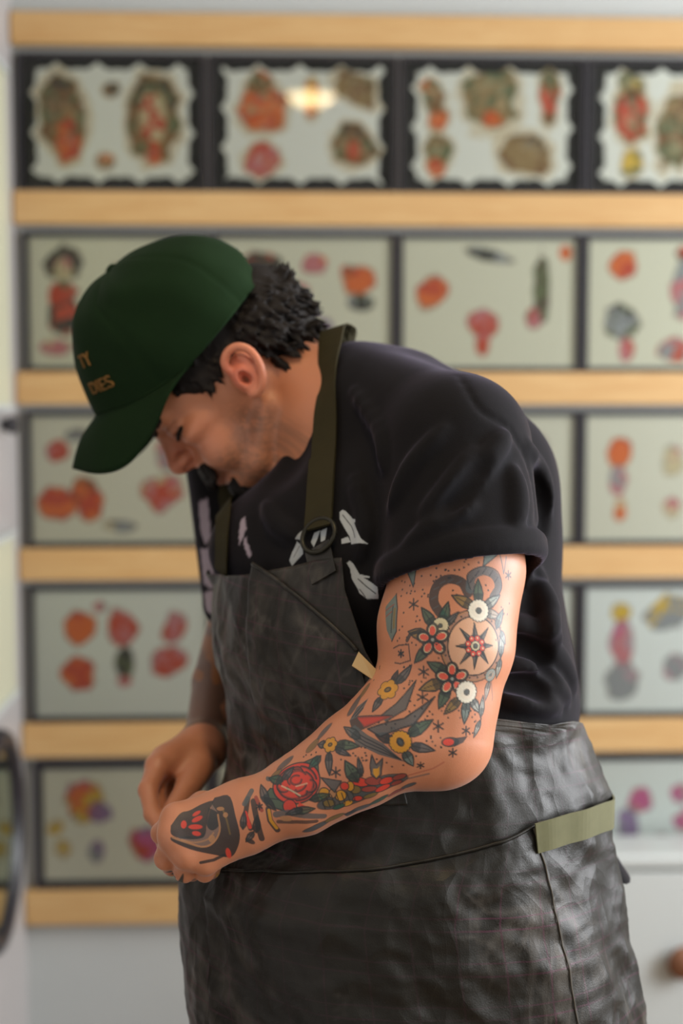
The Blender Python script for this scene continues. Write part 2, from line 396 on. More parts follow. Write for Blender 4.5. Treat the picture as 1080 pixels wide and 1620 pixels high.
# left wall: round mirror seen almost edge-on and two frames
cx = X0
mr = empty('round_mirror', (cx, 2.50, on_wall(10, 1480, 2.6)[2]))
zc = on_wall(5, 1300, 2.6)[2]
MB().lathe([(0.160, 0.0005), (0.195, 0.0005), (0.198, 0.010), (0.192, 0.022), (0.178, 0.025), (0.162, 0.020), (0.160, 0.0005)], 64, (cx, 2.482, zc), 'x').build('frame', M['black_frame'], mr, smooth=True)
MB().lathe([(0.0001, 0.012), (0.163, 0.012), (0.163, 0.004), (0.0001, 0.004)], 64, (cx, 2.482, zc), 'x').build('mirror_glass', mat_flat('mirror_glass', rgb(190, 205, 190), 0.05, 1.0), mr)
tag(mr, 'round black-rimmed mirror on the left wall, seen almost edge-on', 'mirror')
for (pa, pb, lab) in ((105, 640, 'slim framed sheet on the left wall at the upper photo edge'), (852, 1100, 'slim framed sheet on left wall above the round mirror')):
    z1, z0 = on_wall(5, pa, 2.6)[2], on_wall(5, pb, 2.6)[2]
    r = empty('wall_picture', (X0, 2.5, z0))
    MB().box(X0 + .0005, X0 + 0.012, 2.36, 2.665, z0, z1).build('sheet', mat_paint('cream_print', rgb(190, 190, 165), 0.5), r)
    MB().box(X0 + .0005, X0 + 0.018, 2.35, 2.36, z0 - .01, z1 + .01).box(X0 + .0005, X0 + 0.018, 2.36, 2.665, z0 - .01, z0).box(X0 + .0005, X0 + 0.018, 2.36, 2.665, z1, z1 + .01).build('frame', M['white_lacquer'], r)
    tag(r, lab, 'framed print')
zk = on_wall(2, 672, 2.62)[2]
tag(MB().lathe([(0.0001, 0.032), (0.012, 0.031), (0.018, 0.024), (0.014, 0.014), (0.008, 0.0008), (0.0001, 0.0008)], 20, (X0, 2.62, zk), 'x').build('coat_peg', M['black_frame'], smooth=True),
    'small black coat peg on left wall level with the cap brim', 'peg')

# white cabinet in front of the back wall at the right, with a small bowl
kx0, ky0 = on_wall(740, 1345, 2.64)[0], 2.64
kz = on_wall(1000, 1350, 2.64)[2]
cab = empty('white_cabinet', (kx0 + 0.5, 2.70, 0))
MB().box(kx0 + 0.012, kx0 + 1.0, ky0 + 0.012, WALL_Y - 0.04, 0.06, kz - 0.03).build('body', M['white_lacquer'], cab, bevel=0.003)
MB().box(kx0, kx0 + 1.012, ky0 - 0.01, WALL_Y - 0.04, kz - 0.03, kz).build('top', M['white_lacquer'], cab, bevel=0.008)
MB().box(kx0 + 0.04, kx0 + 0.97, ky0 + 0.05, WALL_Y - 0.06, 0, 0.06).build('plinth', M['white_lacquer'], cab)
for i in range(2):
    xa = kx0 + 0.016 + i * 0.494
    dr = MB().box(xa, xa + 0.488, ky0 - 0.006, ky0 + 0.012, 0.07, kz - 0.036).build('door', M['white_lacquer'], cab, bevel=0.002)
    hx = on_wall(1082, 1522, 2.62)[0] if i == 0 else xa + 0.065
    MB().lathe([(0.0001, -0.03), (0.03, -0.028), (0.034, -0.02), (0.02, -0.008), (0.01, 0.0), (0.0001, 0.0)], 24, (hx, ky0 - 0.006, on_wall(1078, 1522, 2.62)[2]), 'y').build('knob', mat_wood('walnut', rgb(140, 95, 66), rgb(110, 70, 48)), dr, smooth=True)
tag(cab, 'low white cabinet against the wall behind the apron belt', 'cabinet')

# warm pendant lamp over the work place (its reflection shows in the glass of a top-row frame)
gp = on_wall(492, 160); dr = gp - CAM; lp = gp + dr * (1.75 / dr[1]) * np.array([1, -1, 1])
lx, ly, lz = map(float, lp)
lampo = empty('pendant_lamp', (lx, ly, lz))
MB().lathe([(0.012, 0.12), (0.03, 0.115), (0.06, 0.09), (0.10, 0.03), (0.115, 0.0), (0.112, 0.0), (0.097, 0.028), (0.057, 0.086), (0.028, 0.11), (0.012, 0.114)], 40, (lx, ly, lz)).build('lamp_shade', mat_flat('lamp_shade_metal', rgb(60, 60, 58), 0.5), lampo, smooth=True)
MB().tube([(lx, ly, lz + 0.11), (lx, ly, ZT - 0.02)], 0.003, 8).build('cord', M['black_frame'], lampo)
MB().lathe([(0.0001, 0.0), (0.05, 0.0), (0.045, -0.02), (0.0001, -0.02)], 24, (lx, ly, ZT - 0.0005)).build('canopy', M['black_frame'], lampo)
tb = NT('lamp_bulb'); em = tb.n('ShaderNodeEmission', Color=(1.0, 0.72, 0.36, 1), Strength=100.0); tb.t.links.new(em.outputs[0], tb.out.inputs[0])
MB().lathe([(0.0001, -0.025)] + [(0.075 * math.sin(a), 0.02 - 0.045 * math.cos(a)) for a in np.linspace(0.05, 2.6, 12)] + [(0.01, 0.11)], 32, (lx, ly, lz)).build('bulb', tb.m, lampo, smooth=True)
tag(lampo, 'dark dome pendant lamp with a warm bulb hanging from the ceiling', 'lamp')
# ------------------------------------------------------------------ implicit surfaces
PI = math.pi
def smin(a, b, k):
    h = np.clip(0.5 + 0.5 * (b - a) / k, 0, 1)
    return b + (a - b) * h - k * h * (1 - h)
def axis(*segs):
    """non-uniform axis: (start, stop, step) pieces"""
    out = []
    for a, b, st in segs:
        n = max(1, int(round((b - a) / st)))
        out.append(np.linspace(a, b, n, endpoint=False))
    out.append(np.array([segs[-1][1]]))
    return np.concatenate(out).astype(np.float32)
class Field:
    M = 0.03
    def __init__(s, xs, ys, zs):
        s.ax = (xs, ys, zs)
        s.D = np.full((len(xs), len(ys), len(zs)), 0.2, np.float32)
    def block(s, lo, hi):
        sl = []
        for a, l, h in zip(s.ax, lo, hi):
            i0 = max(0, int(np.searchsorted(a, l)) - 1); i1 = min(len(a), int(np.searchsorted(a, h)) + 1)
            if i1 - i0 < 1: return None
            sl.append(slice(i0, i1))
        X = s.ax[0][sl[0]][:, None, None]; Y = s.ax[1][sl[1]][None, :, None]; Z = s.ax[2][sl[2]][None, None, :]
        return tuple(sl), X, Y, Z
    def apply(s, prim, k=0.01, op='u'):
        lo, hi, fn = prim
        m = s.M + k
        b = s.block(lo - m, hi + m)
        if b is None: return
        sl, X, Y, Z = b
        d = fn(X, Y, Z)
        cur = s.D[sl]
        if op == 'u': s.D[sl] = smin(cur, d, k)
        elif op == 's': s.D[sl] = -smin(-cur, d, k)       # subtract
    def inter_all(s, vals_fn, k):
        X = s.ax[0][:, None, None]; Y = s.ax[1][None, :, None]; Z = s.ax[2][None, None, :]
        s.D = -smin(-s.D, -vals_fn(X, Y, Z), k)
    def sample(s, P):
        P = np.asarray(P, dtype=np.float64)
        idx, fr = [], []
        for i in range(3):
            a = s.ax[i]; t = np.clip(P[..., i], a[0], a[-1] - 1e-6)
            j = np.clip(np.searchsorted(a, t, side='right') - 1, 0, len(a) - 2)
            idx.append(j); fr.append((t - a[j]) / (a[j + 1] - a[j]))
        (i, j, k), (u, v, w) = idx, fr
        D = s.D
        c = lambda p, q, r: D[i + p, j + q, k + r]
        return ((c(0,0,0) * (1 - u) + c(1,0,0) * u) * (1 - v) + (c(0,1,0) * (1 - u) + c(1,1,0) * u) * v) * (1 - w) + \
               ((c(0,0,1) * (1 - u) + c(1,0,1) * u) * (1 - v) + (c(0,1,1) * (1 - u) + c(1,1,1) * u) * v) * w
    def grad(s, P, e=0.003):
        g = np.stack([s.sample(P + np.eye(3)[i] * e) - s.sample(P - np.eye(3)[i] * e) for i in range(3)], -1)
        return g / np.maximum(np.linalg.norm(g, axis=-1, keepdims=True), 1e-9)
    def mesh(s, smooth=2):
        D = s.D; ins = D < 0
        nx, ny, nz = D.shape
        cnt = np.zeros((nx - 1, ny - 1, nz - 1), np.uint8)
        for a in (0, 1):
            for b in (0, 1):
                for c in (0, 1):
                    cnt += ins[a:nx - 1 + a, b:ny - 1 + b, c:nz - 1 + c]
        I, J, K = np.nonzero((cnt > 0) & (cnt < 8)); del cnt
        N = len(I); idm = np.full((nx - 1, ny - 1, nz - 1), -1, np.int32); idm[I, J, K] = np.arange(N)
        acc = np.zeros((N, 3)); num = np.zeros(N)
        for axn in range(3):
            o1, o2 = [q for q in range(3) if q != axn]
            for b in (0, 1):
                for c in (0, 1):
                    off = [0, 0, 0]; off[o1] = b; off[o2] = c
                    p0 = D[I + off[0], J + off[1], K + off[2]].astype(np.float64); o = list(off); o[axn] = 1
                    p1 = D[I + o[0], J + o[1], K + o[2]].astype(np.float64)
                    x = (p0 < 0) != (p1 < 0)
                    t = np.where(x, p0 / np.where(x, p0 - p1, 1), 0)
                    q = np.tile(np.array(off, float), (N, 1)); q[:, axn] = t
                    acc += q * x[:, None]; num += x
        loc = acc / num[:, None] + np.stack([I, J, K], -1)
        V = np.stack([np.interp(loc[:, i], np.arange(len(s.ax[i])), s.ax[i]) for i in range(3)], -1)
        quads = []
        for axn in range(3):
            o1, o2 = [(1, 2), (2, 0), (0, 1)][axn]
            sa = [slice(None)] * 3; sb = [slice(None)] * 3
            sa[axn] = slice(0, -1); sb[axn] = slice(1, None)
            for q in (o1, o2): sa[q] = slice(1, -1); sb[q] = slice(1, -1)
            A = ins[tuple(sa)]; B = ins[tuple(sb)]
            e = np.array(np.nonzero(A != B))
            flip = A[tuple(e)]
            for q in (o1, o2): e[q] += 1
            def cid(d1, d2):
                c = e.copy(); c[o1] -= d1; c[o2] -= d2
                return idm[tuple(c)]
            Q = np.stack([cid(1, 1), cid(0, 1), cid(0, 0), cid(1, 0)], -1)
            Q[~flip] = Q[~flip][:, ::-1]
            quads.append(Q)
        Q = np.concatenate(quads); Q = Q[(Q >= 0).all(1)]
        for it in range(smooth): V = laplace(V, Q, 0.5)
        return V, Q
def laplace(V, Q, lam):
    s = np.zeros_like(V); n = np.zeros(len(V))
    for a, b in ((0, 1), (1, 2), (2, 3), (3, 0)):
        i, j = Q[:, a], Q[:, b]
        for c in range(3):
            s[:, c] += np.bincount(i, V[j, c], len(V)) + np.bincount(j, V[i, c], len(V))
        n += np.bincount(i, minlength=len(V)) + np.bincount(j, minlength=len(V))
    return V + lam * (s / np.maximum(n, 1)[:, None] - V)
def keep_largest(V, Q):
    lab = np.arange(len(V))
    for _ in range(400):
        m = lab[Q].min(1); new = lab.copy()
        for k in range(4): np.minimum.at(new, Q[:, k], m)
        for _j in range(8): new = new[new]
        # hook whole components: the root of every vertex takes the smallest label seen
        np.minimum.at(new, lab, new)
        if (new == lab).all(): break
        lab = new
    u, c = np.unique(lab, return_counts=True); best = u[np.argmax(c)]
    keep = lab == best; remap = np.cumsum(keep) - 1
    return V[keep], remap[Q[keep[Q[:, 0]]]]
def A3(v): return np.asarray(v, dtype=np.float64)
def cone(a, b, ra, rb):
    a, b = A3(a), A3(b); ba = b - a; L2 = float(ba @ ba) + 1e-12; r = max(ra, rb)
    def fn(X, Y, Z):
        px, py, pz = X - a[0], Y - a[1], Z - a[2]
        t = np.clip((px * ba[0] + py * ba[1] + pz * ba[2]) / L2, 0, 1)
        return np.sqrt((px - t * ba[0]) ** 2 + (py - t * ba[1]) ** 2 + (pz - t * ba[2]) ** 2) - (ra + (rb - ra) * t)
    return np.minimum(a, b) - r, np.maximum(a, b) + r, fn
def ball(c, r): return cone(c, A3(c) + [0, 0, 1e-6], r, r)
def ellip(c, r, fr=np.eye(3)):
    """ellipsoid with semi-axes r along the rows of fr"""
    c = A3(c); fr = A3(fr); r = A3(r)
    ext = np.sqrt(((fr * r[:, None]) ** 2).sum(0))
    def fn(X, Y, Z):
        px, py, pz = X - c[0], Y - c[1], Z - c[2]
        k0 = 0; k1 = 0
        for i in range(3):
            q = px * fr[i, 0] + py * fr[i, 1] + pz * fr[i, 2]
            k0 = k0 + (q / r[i]) ** 2; k1 = k1 + (q / r[i] ** 2) ** 2
        k0 = np.sqrt(k0); k1 = np.sqrt(k1)
        return k0 * (k0 - 1.0) / np.maximum(k1, 1e-6)
    return c - ext, c + ext, fn
def scone(a, b, ra, rb, ax, sc):
    """cone whose cross-section is stretched by 1/sc along the unit axis ax"""
    a, b, ax = A3(a), A3(b), A3(ax); r = max(ra, rb) / min(sc, 1)
    Mx = np.eye(3) - (1 - sc) * np.outer(ax, ax)
    c0 = a; ba = Mx @ (b - a); L2 = float(ba @ ba) + 1e-12
    def fn(X, Y, Z):
        dx, dy, dz = X - c0[0], Y - c0[1], Z - c0[2]
        q = (dx * ax[0] + dy * ax[1] + dz * ax[2]) * (1 - sc)
        px, py, pz = dx - q * ax[0], dy - q * ax[1], dz - q * ax[2]
        t = np.clip((px * ba[0] + py * ba[1] + pz * ba[2]) / L2, 0, 1)
        return np.sqrt((px - t * ba[0]) ** 2 + (py - t * ba[1]) ** 2 + (pz - t * ba[2]) ** 2) - (ra + (rb - ra) * t)
    return np.minimum(a, b) - r, np.maximum(a, b) + r, fn
def chain(f, pts, radii, k, op='u'):
    for i in range(len(pts) - 1):
        f.apply(cone(pts[i], pts[i + 1], radii[i], radii[i + 1]), k if i == 0 else 0.006, op)
def spline(pts, n):
    """Catmull-Rom through the points"""
    P = np.asarray(pts, dtype=np.float64); m = len(P)
    ext = np.vstack([2 * P[0] - P[1], P, 2 * P[-1] - P[-2]])
    t = np.linspace(0, m - 1, n); i = np.clip(t.astype(int), 0, m - 2); f = (t - i)[:, None]
    p0, p1, p2, p3 = ext[i], ext[i + 1], ext[i + 2], ext[i + 3]
    return 0.5 * (2 * p1 + (p2 - p0) * f + (2 * p0 - 5 * p1 + 4 * p2 - p3) * f ** 2 + (3 * p1 - p0 - 3 * p2 + p3) * f ** 3)
# ------------------------------------------------------------------ the person: skeleton
TILT, HYAW = math.radians(50), math.radians(-1)
NRM = -FWD
F0 = -math.cos(TILT) * RGT - math.sin(TILT) * UPV
HU = -math.sin(TILT) * RGT + math.cos(TILT) * UPV
HF = math.cos(HYAW) * F0 + math.sin(HYAW) * NRM       # where the nose points
HS = math.cos(HYAW) * NRM - math.sin(HYAW) * F0       # towards the near ear
HFR = np.stack([HF, HU, HS])
HO = at(395, 605, 1.66)                               # middle of the head at ear level
def H(f, u, s=0.0): return HO + f * HF + u * HU + s * HS
def hp(px, py, s=0.0):
    """head coordinates (forward, up, side) of the photo position on the plane side = s"""
    r = FWD + (px - 540) / FPX * RGT - (py - 810) / FPX * UPV
    t = (s - (CAM - HO) @ HS) / (r @ HS)
    q = CAM + t * r - HO
    return float(q @ HF), float(q @ HU), s
def Hp(px, py, s=0.0): return H(*hp(px, py, s))

NSH, NEL, NWR = at(728, 700, 1.47), at(688, 1160, 1.405), at(390, 1291, 1.40)
FSH, FEL, FWR = at(400, 715, 1.78), at(385, 960, 1.80), at(323, 1182, 1.645)
LAT = (FSH - NSH) * [1, 1, 0]; LAT /= np.linalg.norm(LAT)       # across the shoulders, to the far one
CHF = np.array([-LAT[1], LAT[0], 0.0]); CHF *= -1 if CHF[0] > 0 else 1   # where the chest faces
NECK0 = at(548, 668, 1.625)
CHEST, WAIST, PELV = at(598, 850, 1.615), at(655, 1110, 1.60), at(675, 1275, 1.59)
HIPN, HIPF = PELV - LAT * 0.085 - [0, 0, 0.04], PELV + LAT * 0.085 - [0, 0, 0.04]
def leg_pts(hip, side):
    foot = np.array([hip[0] + 0.01, hip[1], 0.09]) - LAT * 0.02 * side
    knee = (hip + foot) / 2 + CHF * 0.02
    return hip, knee, foot
LEGN, LEGF = leg_pts(HIPN, 1), leg_pts(HIPF, -1)

# ------------------------------------------------------------------ body: one continuous skin surface
body_f = Field(axis((-0.20, 0.06, 0.0017), (0.06, 0.42, 0.003)),
               axis((1.24, 1.34, 0.004), (1.34, 1.76, 0.002), (1.76, 1.96, 0.004)),
               axis((0.02, 0.70, 0.012), (0.70, 0.86, 0.004), (0.86, 1.05, 0.002), (1.05, 1.235, 0.003), (1.235, 1.45, 0.0017), (1.45, 1.60, 0.003)))
B = body_f
# trunk and legs
B.apply(scone(PELV, WAIST, 0.118, 0.105, LAT, 0.70), 0.02)
B.apply(scone(WAIST, CHEST, 0.105, 0.115, LAT, 0.70), 0.05)
B.apply(scone(CHEST, at(560, 715, 1.63), 0.115, 0.075, LAT, 0.60), 0.05)
for leg in (LEGN, LEGF):
    B.apply(cone(leg[0], leg[1], 0.085, 0.058), 0.04); B.apply(cone(leg[1], leg[2], 0.055, 0.04), 0.03)
B.apply(cone(NSH, NECK0, 0.048, 0.05), 0.03); B.apply(cone(FSH, NECK0, 0.055, 0.05), 0.04)
# neck
B.apply(scone(NECK0, H(-0.035, -0.03), 0.064, 0.052, HS, 0.97), 0.025)
B.apply(cone(NECK0, H(0.02, -0.06), 0.05, 0.035), 0.03)
# near arm
chain(B, [NSH, at(722, 900, 1.432), at(709, 1020, 1.415), at(698, 1090, 1.41), NEL], [0.054, 0.068, 0.065, 0.058, 0.049], 0.02)
B.apply(cone(at(650, 985, 1.415), at(664, 1090, 1.405), 0.026, 0.022), 0.03)        # biceps belly
B.apply(ball(at(728, 1186, 1.405), 0.017), 0.025)                                   # elbow tip
chain(B, [NEL, at(634, 1157, 1.40), at(569, 1199, 1.398), at(475, 1257, 1.398), NWR], [0.049, 0.0555, 0.048, 0.0395, 0.031], 0.03)
# far arm
chain(B, [FSH, at(405, 850, 1.80), FEL, at(342, 1080, 1.725), FWR], [0.06, 0.052, 0.040, 0.029, 0.024], 0.03)
# near hand: back of the hand towards the camera, fingers curled away
WN = [at(372, 1272, 1.402), at(376, 1287, 1.395), at(381, 1301, 1.395), at(388, 1314, 1.40)]
NH = [[at(279, 1293, 1.388), at(256, 1318, 1.412), at(262, 1333, 1.438), at(282, 1326, 1.45)],
      [at(274, 1322, 1.376), at(262, 1358, 1.394), at(272, 1370, 1.425), at(292, 1356, 1.44)],
      [at(294, 1350, 1.378), at(292, 1379, 1.397), at(304, 1379, 1.428), at(320, 1362, 1.44)],
      [at(326, 1362, 1.388), at(324, 1380, 1.403), at(334, 1377, 1.428), at(344, 1364, 1.44)]]
NR = [(0.0125, 0.0105, 0.009, 0.0075), (0.013, 0.0108, 0.0092, 0.0078), (0.0125, 0.0102, 0.0088, 0.0073), (0.0112, 0.0092, 0.008, 0.0068)]
B.apply(cone(NWR, at(350, 1300, 1.40), 0.029, 0.02), 0.02)
for w_, fg, rr in zip(WN, NH, NR):
    B.apply(cone(w_, fg[0], 0.0165, rr[0] + 0.0015), 0.02)
B.apply(cone(at(360, 1292, 1.415), at(305, 1322, 1.408), 0.018, 0.014), 0.02)       # palm
for fg, rr in zip(NH, NR):
    for i in range(3): B.apply(cone(fg[i], fg[i + 1], rr[i], rr[i + 1]), 0.004)
    B.apply(ball(fg[0] - FWD * 0.002, rr[0]), 0.006)
for i, (a, b, ra, rb) in enumerate(((at(366, 1276, 1.425), at(320, 1274, 1.44), 0.016, 0.014), (at(320, 1274, 1.44), at(286, 1291, 1.452), 0.0135, 0.0115), (at(286, 1291, 1.452), at(263, 1312, 1.458), 0.011, 0.0085))):
    B.apply(cone(a, b, ra, rb), 0.012 if i == 0 else 0.004)
# far hand: pinching downwards
FH = [[at(249, 1213, 1.575), at(234, 1250, 1.545), at(241, 1288, 1.52), at(256, 1311, 1.502)],
      [at(262, 1203, 1.60), at(246, 1246, 1.578), at(252, 1285, 1.55), at(264, 1308, 1.527)],
      [at(280, 1208, 1.62), at(264, 1250, 1.605), at(276, 1280, 1.585), at(290, 1290, 1.565)],
      [at(298, 1216, 1.635), at(286, 1252, 1.622), at(298, 1275, 1.605), at(310, 1280, 1.588)]]
for i, (fg, rr) in enumerate(zip(FH, NR)):
    B.apply(cone(FWR + (fg[0] - FWR) * 0.1, fg[0], 0.019, rr[0] + 0.002), 0.02)
for fg, rr in zip(FH, NR):
    for i in range(3): B.apply(cone(fg[i], fg[i + 1], rr[i], rr[i + 1]), 0.004)
ft = [at(316, 1212, 1.605), at(297, 1245, 1.57), at(276, 1280, 1.533), at(260, 1308, 1.503)]
for i, (ra, rb) in enumerate(((0.018, 0.014), (0.0135, 0.0115), (0.011, 0.0085))):
    B.apply(cone(ft[i], ft[i + 1], ra, rb), 0.014 if i == 0 else 0.004)
# head
B.apply(ellip(H(0.010, 0.050), (0.098, 0.088, 0.071), HFR), 0.018)
B.apply(ellip(H(0.004, 0.002), (0.056, 0.056, 0.067), HFR), 0.016)
B.apply(ellip(H(0.062, 0.050), (0.053, 0.048, 0.054), HFR), 0.016)
B.apply(ellip(H(0.056, -0.012), (0.048, 0.066, 0.049), HFR), 0.016)
for s in (1, -1):
    B.apply(cone(H(0.008, -0.040, 0.050 * s), H(0.062, -0.068, 0.034 * s), 0.014, 0.015), 0.013)     # jaw
    B.apply(cone(H(0.062, -0.068, 0.034 * s), H(0.088, -0.068, 0.010 * s), 0.015, 0.017), 0.013)
    B.apply(ellip(H(0.076, 0.008, 0.044 * s), (0.024, 0.013, 0.015), HFR), 0.014)                   # cheekbone
    B.apply(ellip(H(0.076, -0.028, 0.034 * s), (0.026, 0.026, 0.019), HFR), 0.014)                  # cheek
    B.apply(cone(H(0.106, 0.047, 0.010 * s), H(0.095, 0.049, 0.042 * s), 0.010, 0.009), 0.014)      # brow ridge
B.apply(ball(H(0.090, -0.070), 0.0175), 0.016)                                                      # chin
B.apply(ellip(H(0.098, -0.029), (0.019, 0.023, 0.025), HFR), 0.014)                                  # muzzle
for s in (1, -1):
    B.apply(ellip(H(0.115, 0.029, 0.030 * s), (0.011, 0.010, 0.015), HFR), 0.010, 's')              # eye socket
    B.apply(ellip(H(0.0940, 0.029, 0.0305 * s), (0.0125, 0.0110, 0.0145), HFR), 0.003)              # lowered lid over the eye
    B.apply(ellip(H(0.0850, 0.0275, 0.0415 * s), (0.0095, 0.0085, 0.0085), HFR), 0.004)
    B.apply(cone(H(0.1045, 0.0205, 0.020 * s), H(0.098, 0.021, 0.040 * s), 0.0016, 0.0014), 0.003, 's')   # lid crease
B.apply(cone(H(0.096, 0.034), H(0.098, -0.004), 0.013, 0.013), 0.008)                                    # root of the nose
# nose
nt = hp(277, 748); nn = hp(247, 689)
B.apply(cone(H(nn[0] - 0.008, nn[1] - 0.004), H(nt[0] - 0.010, nt[1] + 0.006), 0.0075, 0.0095), 0.010)
B.apply(ball(H(nt[0] - 0.0105, nt[1] + 0.002), 0.0108), 0.008)
for s in (1, -1):
    B.apply(ellip(H(nt[0] - 0.020, nt[1] + 0.001, 0.0115 * s), (0.011, 0.0075, 0.0068), HFR), 0.006)
    B.apply(ellip(H(nt[0] - 0.0165, nt[1] - 0.0075, 0.0068 * s), (0.0058, 0.0040, 0.0032), HFR), 0.003, 's')
B.apply(cone(H(nt[0] - 0.011, nt[1] - 0.005), H(nt[0] - 0.026, nt[1] - 0.010), 0.004, 0.006), 0.006)
# lips
for s in (1, -1):
    B.apply(cone(H(0.1130, -0.036, 0.004 * s), H(0.1000, -0.0405, 0.022 * s), 0.0058, 0.0035), 0.005)
    B.apply(cone(H(0.1095, -0.0465, 0.004 * s), H(0.0990, -0.0415, 0.021 * s), 0.0060, 0.0035), 0.005)
    B.apply(cone(H(0.1180, -0.0412, 0.0), H(0.104, -0.0410, 0.022 * s), 0.0013, 0.0016), 0.003, 's')
# ears
def ear(side):
    e = lambda px, py, s: H(*((lambda q: (q[0], q[1]))(hp(px, py, 0.080))), s * side)
    B.apply(cone(e(384, 592, 0.055), e(389, 592, 0.077), 0.018, 0.016), 0.006)
    B.apply(ellip(e(391, 590, 0.0795), (0.018, 0.027, 0.0045), np.stack([math.cos(0.35) * HF + math.sin(0.35) * HU, -math.sin(0.35) * HF + math.cos(0.35) * HU, HS])), 0.006)
    helix = [(366, 590, .081), (357, 580, .085), (357, 566, .088), (366, 554, .0905), (380, 550, .092), (396, 556, .0935), (409, 572, .0935), (416, 592, .092), (415, 610, .0895), (408, 622, .0865), (399, 625, .084)]
    hl = spline([e(*q) for q in helix], 26)
    for i in range(25): B.apply(cone(hl[i], hl[i + 1], 0.0043, 0.0043), 0.0025)
    B.apply(ellip(e(402, 617, 0.084), (0.008, 0.009, 0.0055), HFR), 0.004)                           # lobe
    anti = [(378, 566, .085), (391, 571, .0865), (401, 585, .0875), (404, 600, .0865), (400, 613, .0845)]
    al = spline([e(*q) for q in anti], 14)
    for i in range(13): B.apply(cone(al[i], al[i + 1], 0.0036, 0.0036), 0.003)
    B.apply(cone(e(379, 598, .083), e(383, 607, .083), 0.0045, 0.004), 0.004)                        # tragus
    B.apply(ellip(e(388, 599, 0.0885), (0.0065, 0.0085, 0.0075), HFR), 0.003, 's')                   # concha
    B.apply(ellip(e(389, 600, 0.080), (0.0035, 0.005, 0.006), HFR), 0.002, 's')
    B.apply(ellip(e(372, 572, 0.0905), (0.006, 0.003, 0.004), np.stack([HU, HF, HS])), 0.003, 's')
ear(1); ear(-1)
# ------------------------------------------------------------------ T-shirt
shirt_f = Field(axis((-0.22, 0.46, 0.0031)), axis((1.27, 2.0, 0.0033)), axis((0.84, 1.50, 0.0031)))
S = shirt_f
def sweep(f, pts, rr, sc, k, axd=None):
    for i in range(len(pts) - 1):
        f.apply(scone(pts[i], pts[i + 1], rr[i], rr[i + 1], LAT if axd is None else axd, sc), k)
sweep(S, [at(585, 715, 1.64), at(603, 850, 1.62), at(640, 1000, 1.61), at(662, 1110, 1.60), at(672, 1250, 1.595), at(676, 1350, 1.595)],
      [0.085, 0.130, 0.132, 0.130, 0.128, 0.130], 0.70, 0.03)
sweep(S, [at(668, 720, 1.63), at(702, 850, 1.645), at(704, 1000, 1.64), at(733, 1092, 1.63)], [0.090, 0.102, 0.103, 0.102], 0.70, 0.03)   # back of the shirt
S.apply(cone(at(705, 1090, 1.60), at(800, 1100, 1.60), 0.055, 0.062), 0.03)                      # blouse over the apron waist
S.apply(cone(at(566, 626, 1.63), at(720, 700, 1.475), 0.062, 0.068), 0.03)                       # shoulders
S.apply(cone(at(556, 676, 1.62), at(585, 720, 1.60), 0.080, 0.083), 0.02)
S.apply(cone(at(560, 640, 1.66), FSH, 0.055, 0.066), 0.03)
S.apply(cone(at(640, 640, 1.64), at(760, 760, 1.58), 0.062, 0.085), 0.03)                        # shoulder blade
S.apply(cone(at(470, 838, 1.59), at(600, 815, 1.52), 0.05, 0.06), 0.05)                         # chest hanging forward
S.apply(cone(at(400, 870, 1.63), at(560, 930, 1.50), 0.05, 0.06), 0.05)
S.apply(cone(at(388, 735, 1.77), at(360, 955, 1.735), 0.076, 0.031), 0.03)                        # far sleeve
# near sleeve, cut by a slanted plane, with a rolled cuff
SA, SB, SRA, SRB = at(724, 712, 1.47), at(730, 900, 1.436), 0.0745, 0.083
SN = -UPV * 1.0 + RGT * 0.17 - FWD * 0.26; SN /= np.linalg.norm(SN)
SP = at(730, 912, 1.436)
_, _, sleeve_fn = cone(SA, SB + (SB - SA) * 0.25, SRA, SRB + 0.001)
def plane_d(X, Y, Z): return (X - SP[0]) * SN[0] + (Y - SP[1]) * SN[1] + (Z - SP[2]) * SN[2]
def sleeve_prim(X, Y, Z): return -smin(-sleeve_fn(X, Y, Z), -plane_d(X, Y, Z), 0.004)
def cuff_prim(X, Y, Z):
    return -smin(-(sleeve_fn(X, Y, Z) - 0.0065), -(np.abs(plane_d(X, Y, Z) + 0.0145) - 0.0150), 0.012)
def cavity_prim(X, Y, Z): return np.maximum(sleeve_fn(X, Y, Z) + 0.005, np.abs(plane_d(X, Y, Z) + 0.002) - 0.017)
lo, hi = np.minimum(SA, SB) - 0.10, np.maximum(SA, SB) + 0.10
S.apply((lo, hi, sleeve_prim), 0.022)
def march(field, px, py, d0=1.2, d1=2.2, off=0.0, step=0.0025):
    """where the ray through photo position (px, py) first meets the surface"""
    px = np.atleast_1d(np.asarray(px, float)); py = np.atleast_1d(np.asarray(py, float))
    ray = FWD + ((px - 540) / FPX)[:, None] * RGT - ((py - 810) / FPX)[:, None] * UPV
    out = np.full(len(px), np.nan); prev = np.full(len(px), 0.2)
    flds = field if isinstance(field, (list, tuple)) else [field]
    if len(px) == 1:
        ds = np.arange(d0, d1, step); PP = CAM + ds[:, None] * ray
        v = np.min([f.sample(PP) for f in flds], axis=0) - off
        h = np.nonzero(v < 0)[0]
        if not len(h): return np.full((1, 3), np.nan)
        i = h[0]; t = v[i - 1] / max(v[i - 1] - v[i], 1e-9) if i > 0 else 0
        return (CAM + (ds[i] - step + step * min(max(t, 0), 1)) * ray[0])[None]
    for d in np.arange(d0, d1, step):
        P = CAM + d * ray
        v = np.min([f.sample(P) for f in flds], axis=0) - off
        hit = np.isnan(out) & (v < 0)
        t = np.where(prev - v > 1e-9, prev / np.maximum(prev - v, 1e-9), 1)
        out[hit] = (d - step + step * np.clip(t, 0, 1))[hit]
        prev = v
    return CAM + out[:, None] * ray
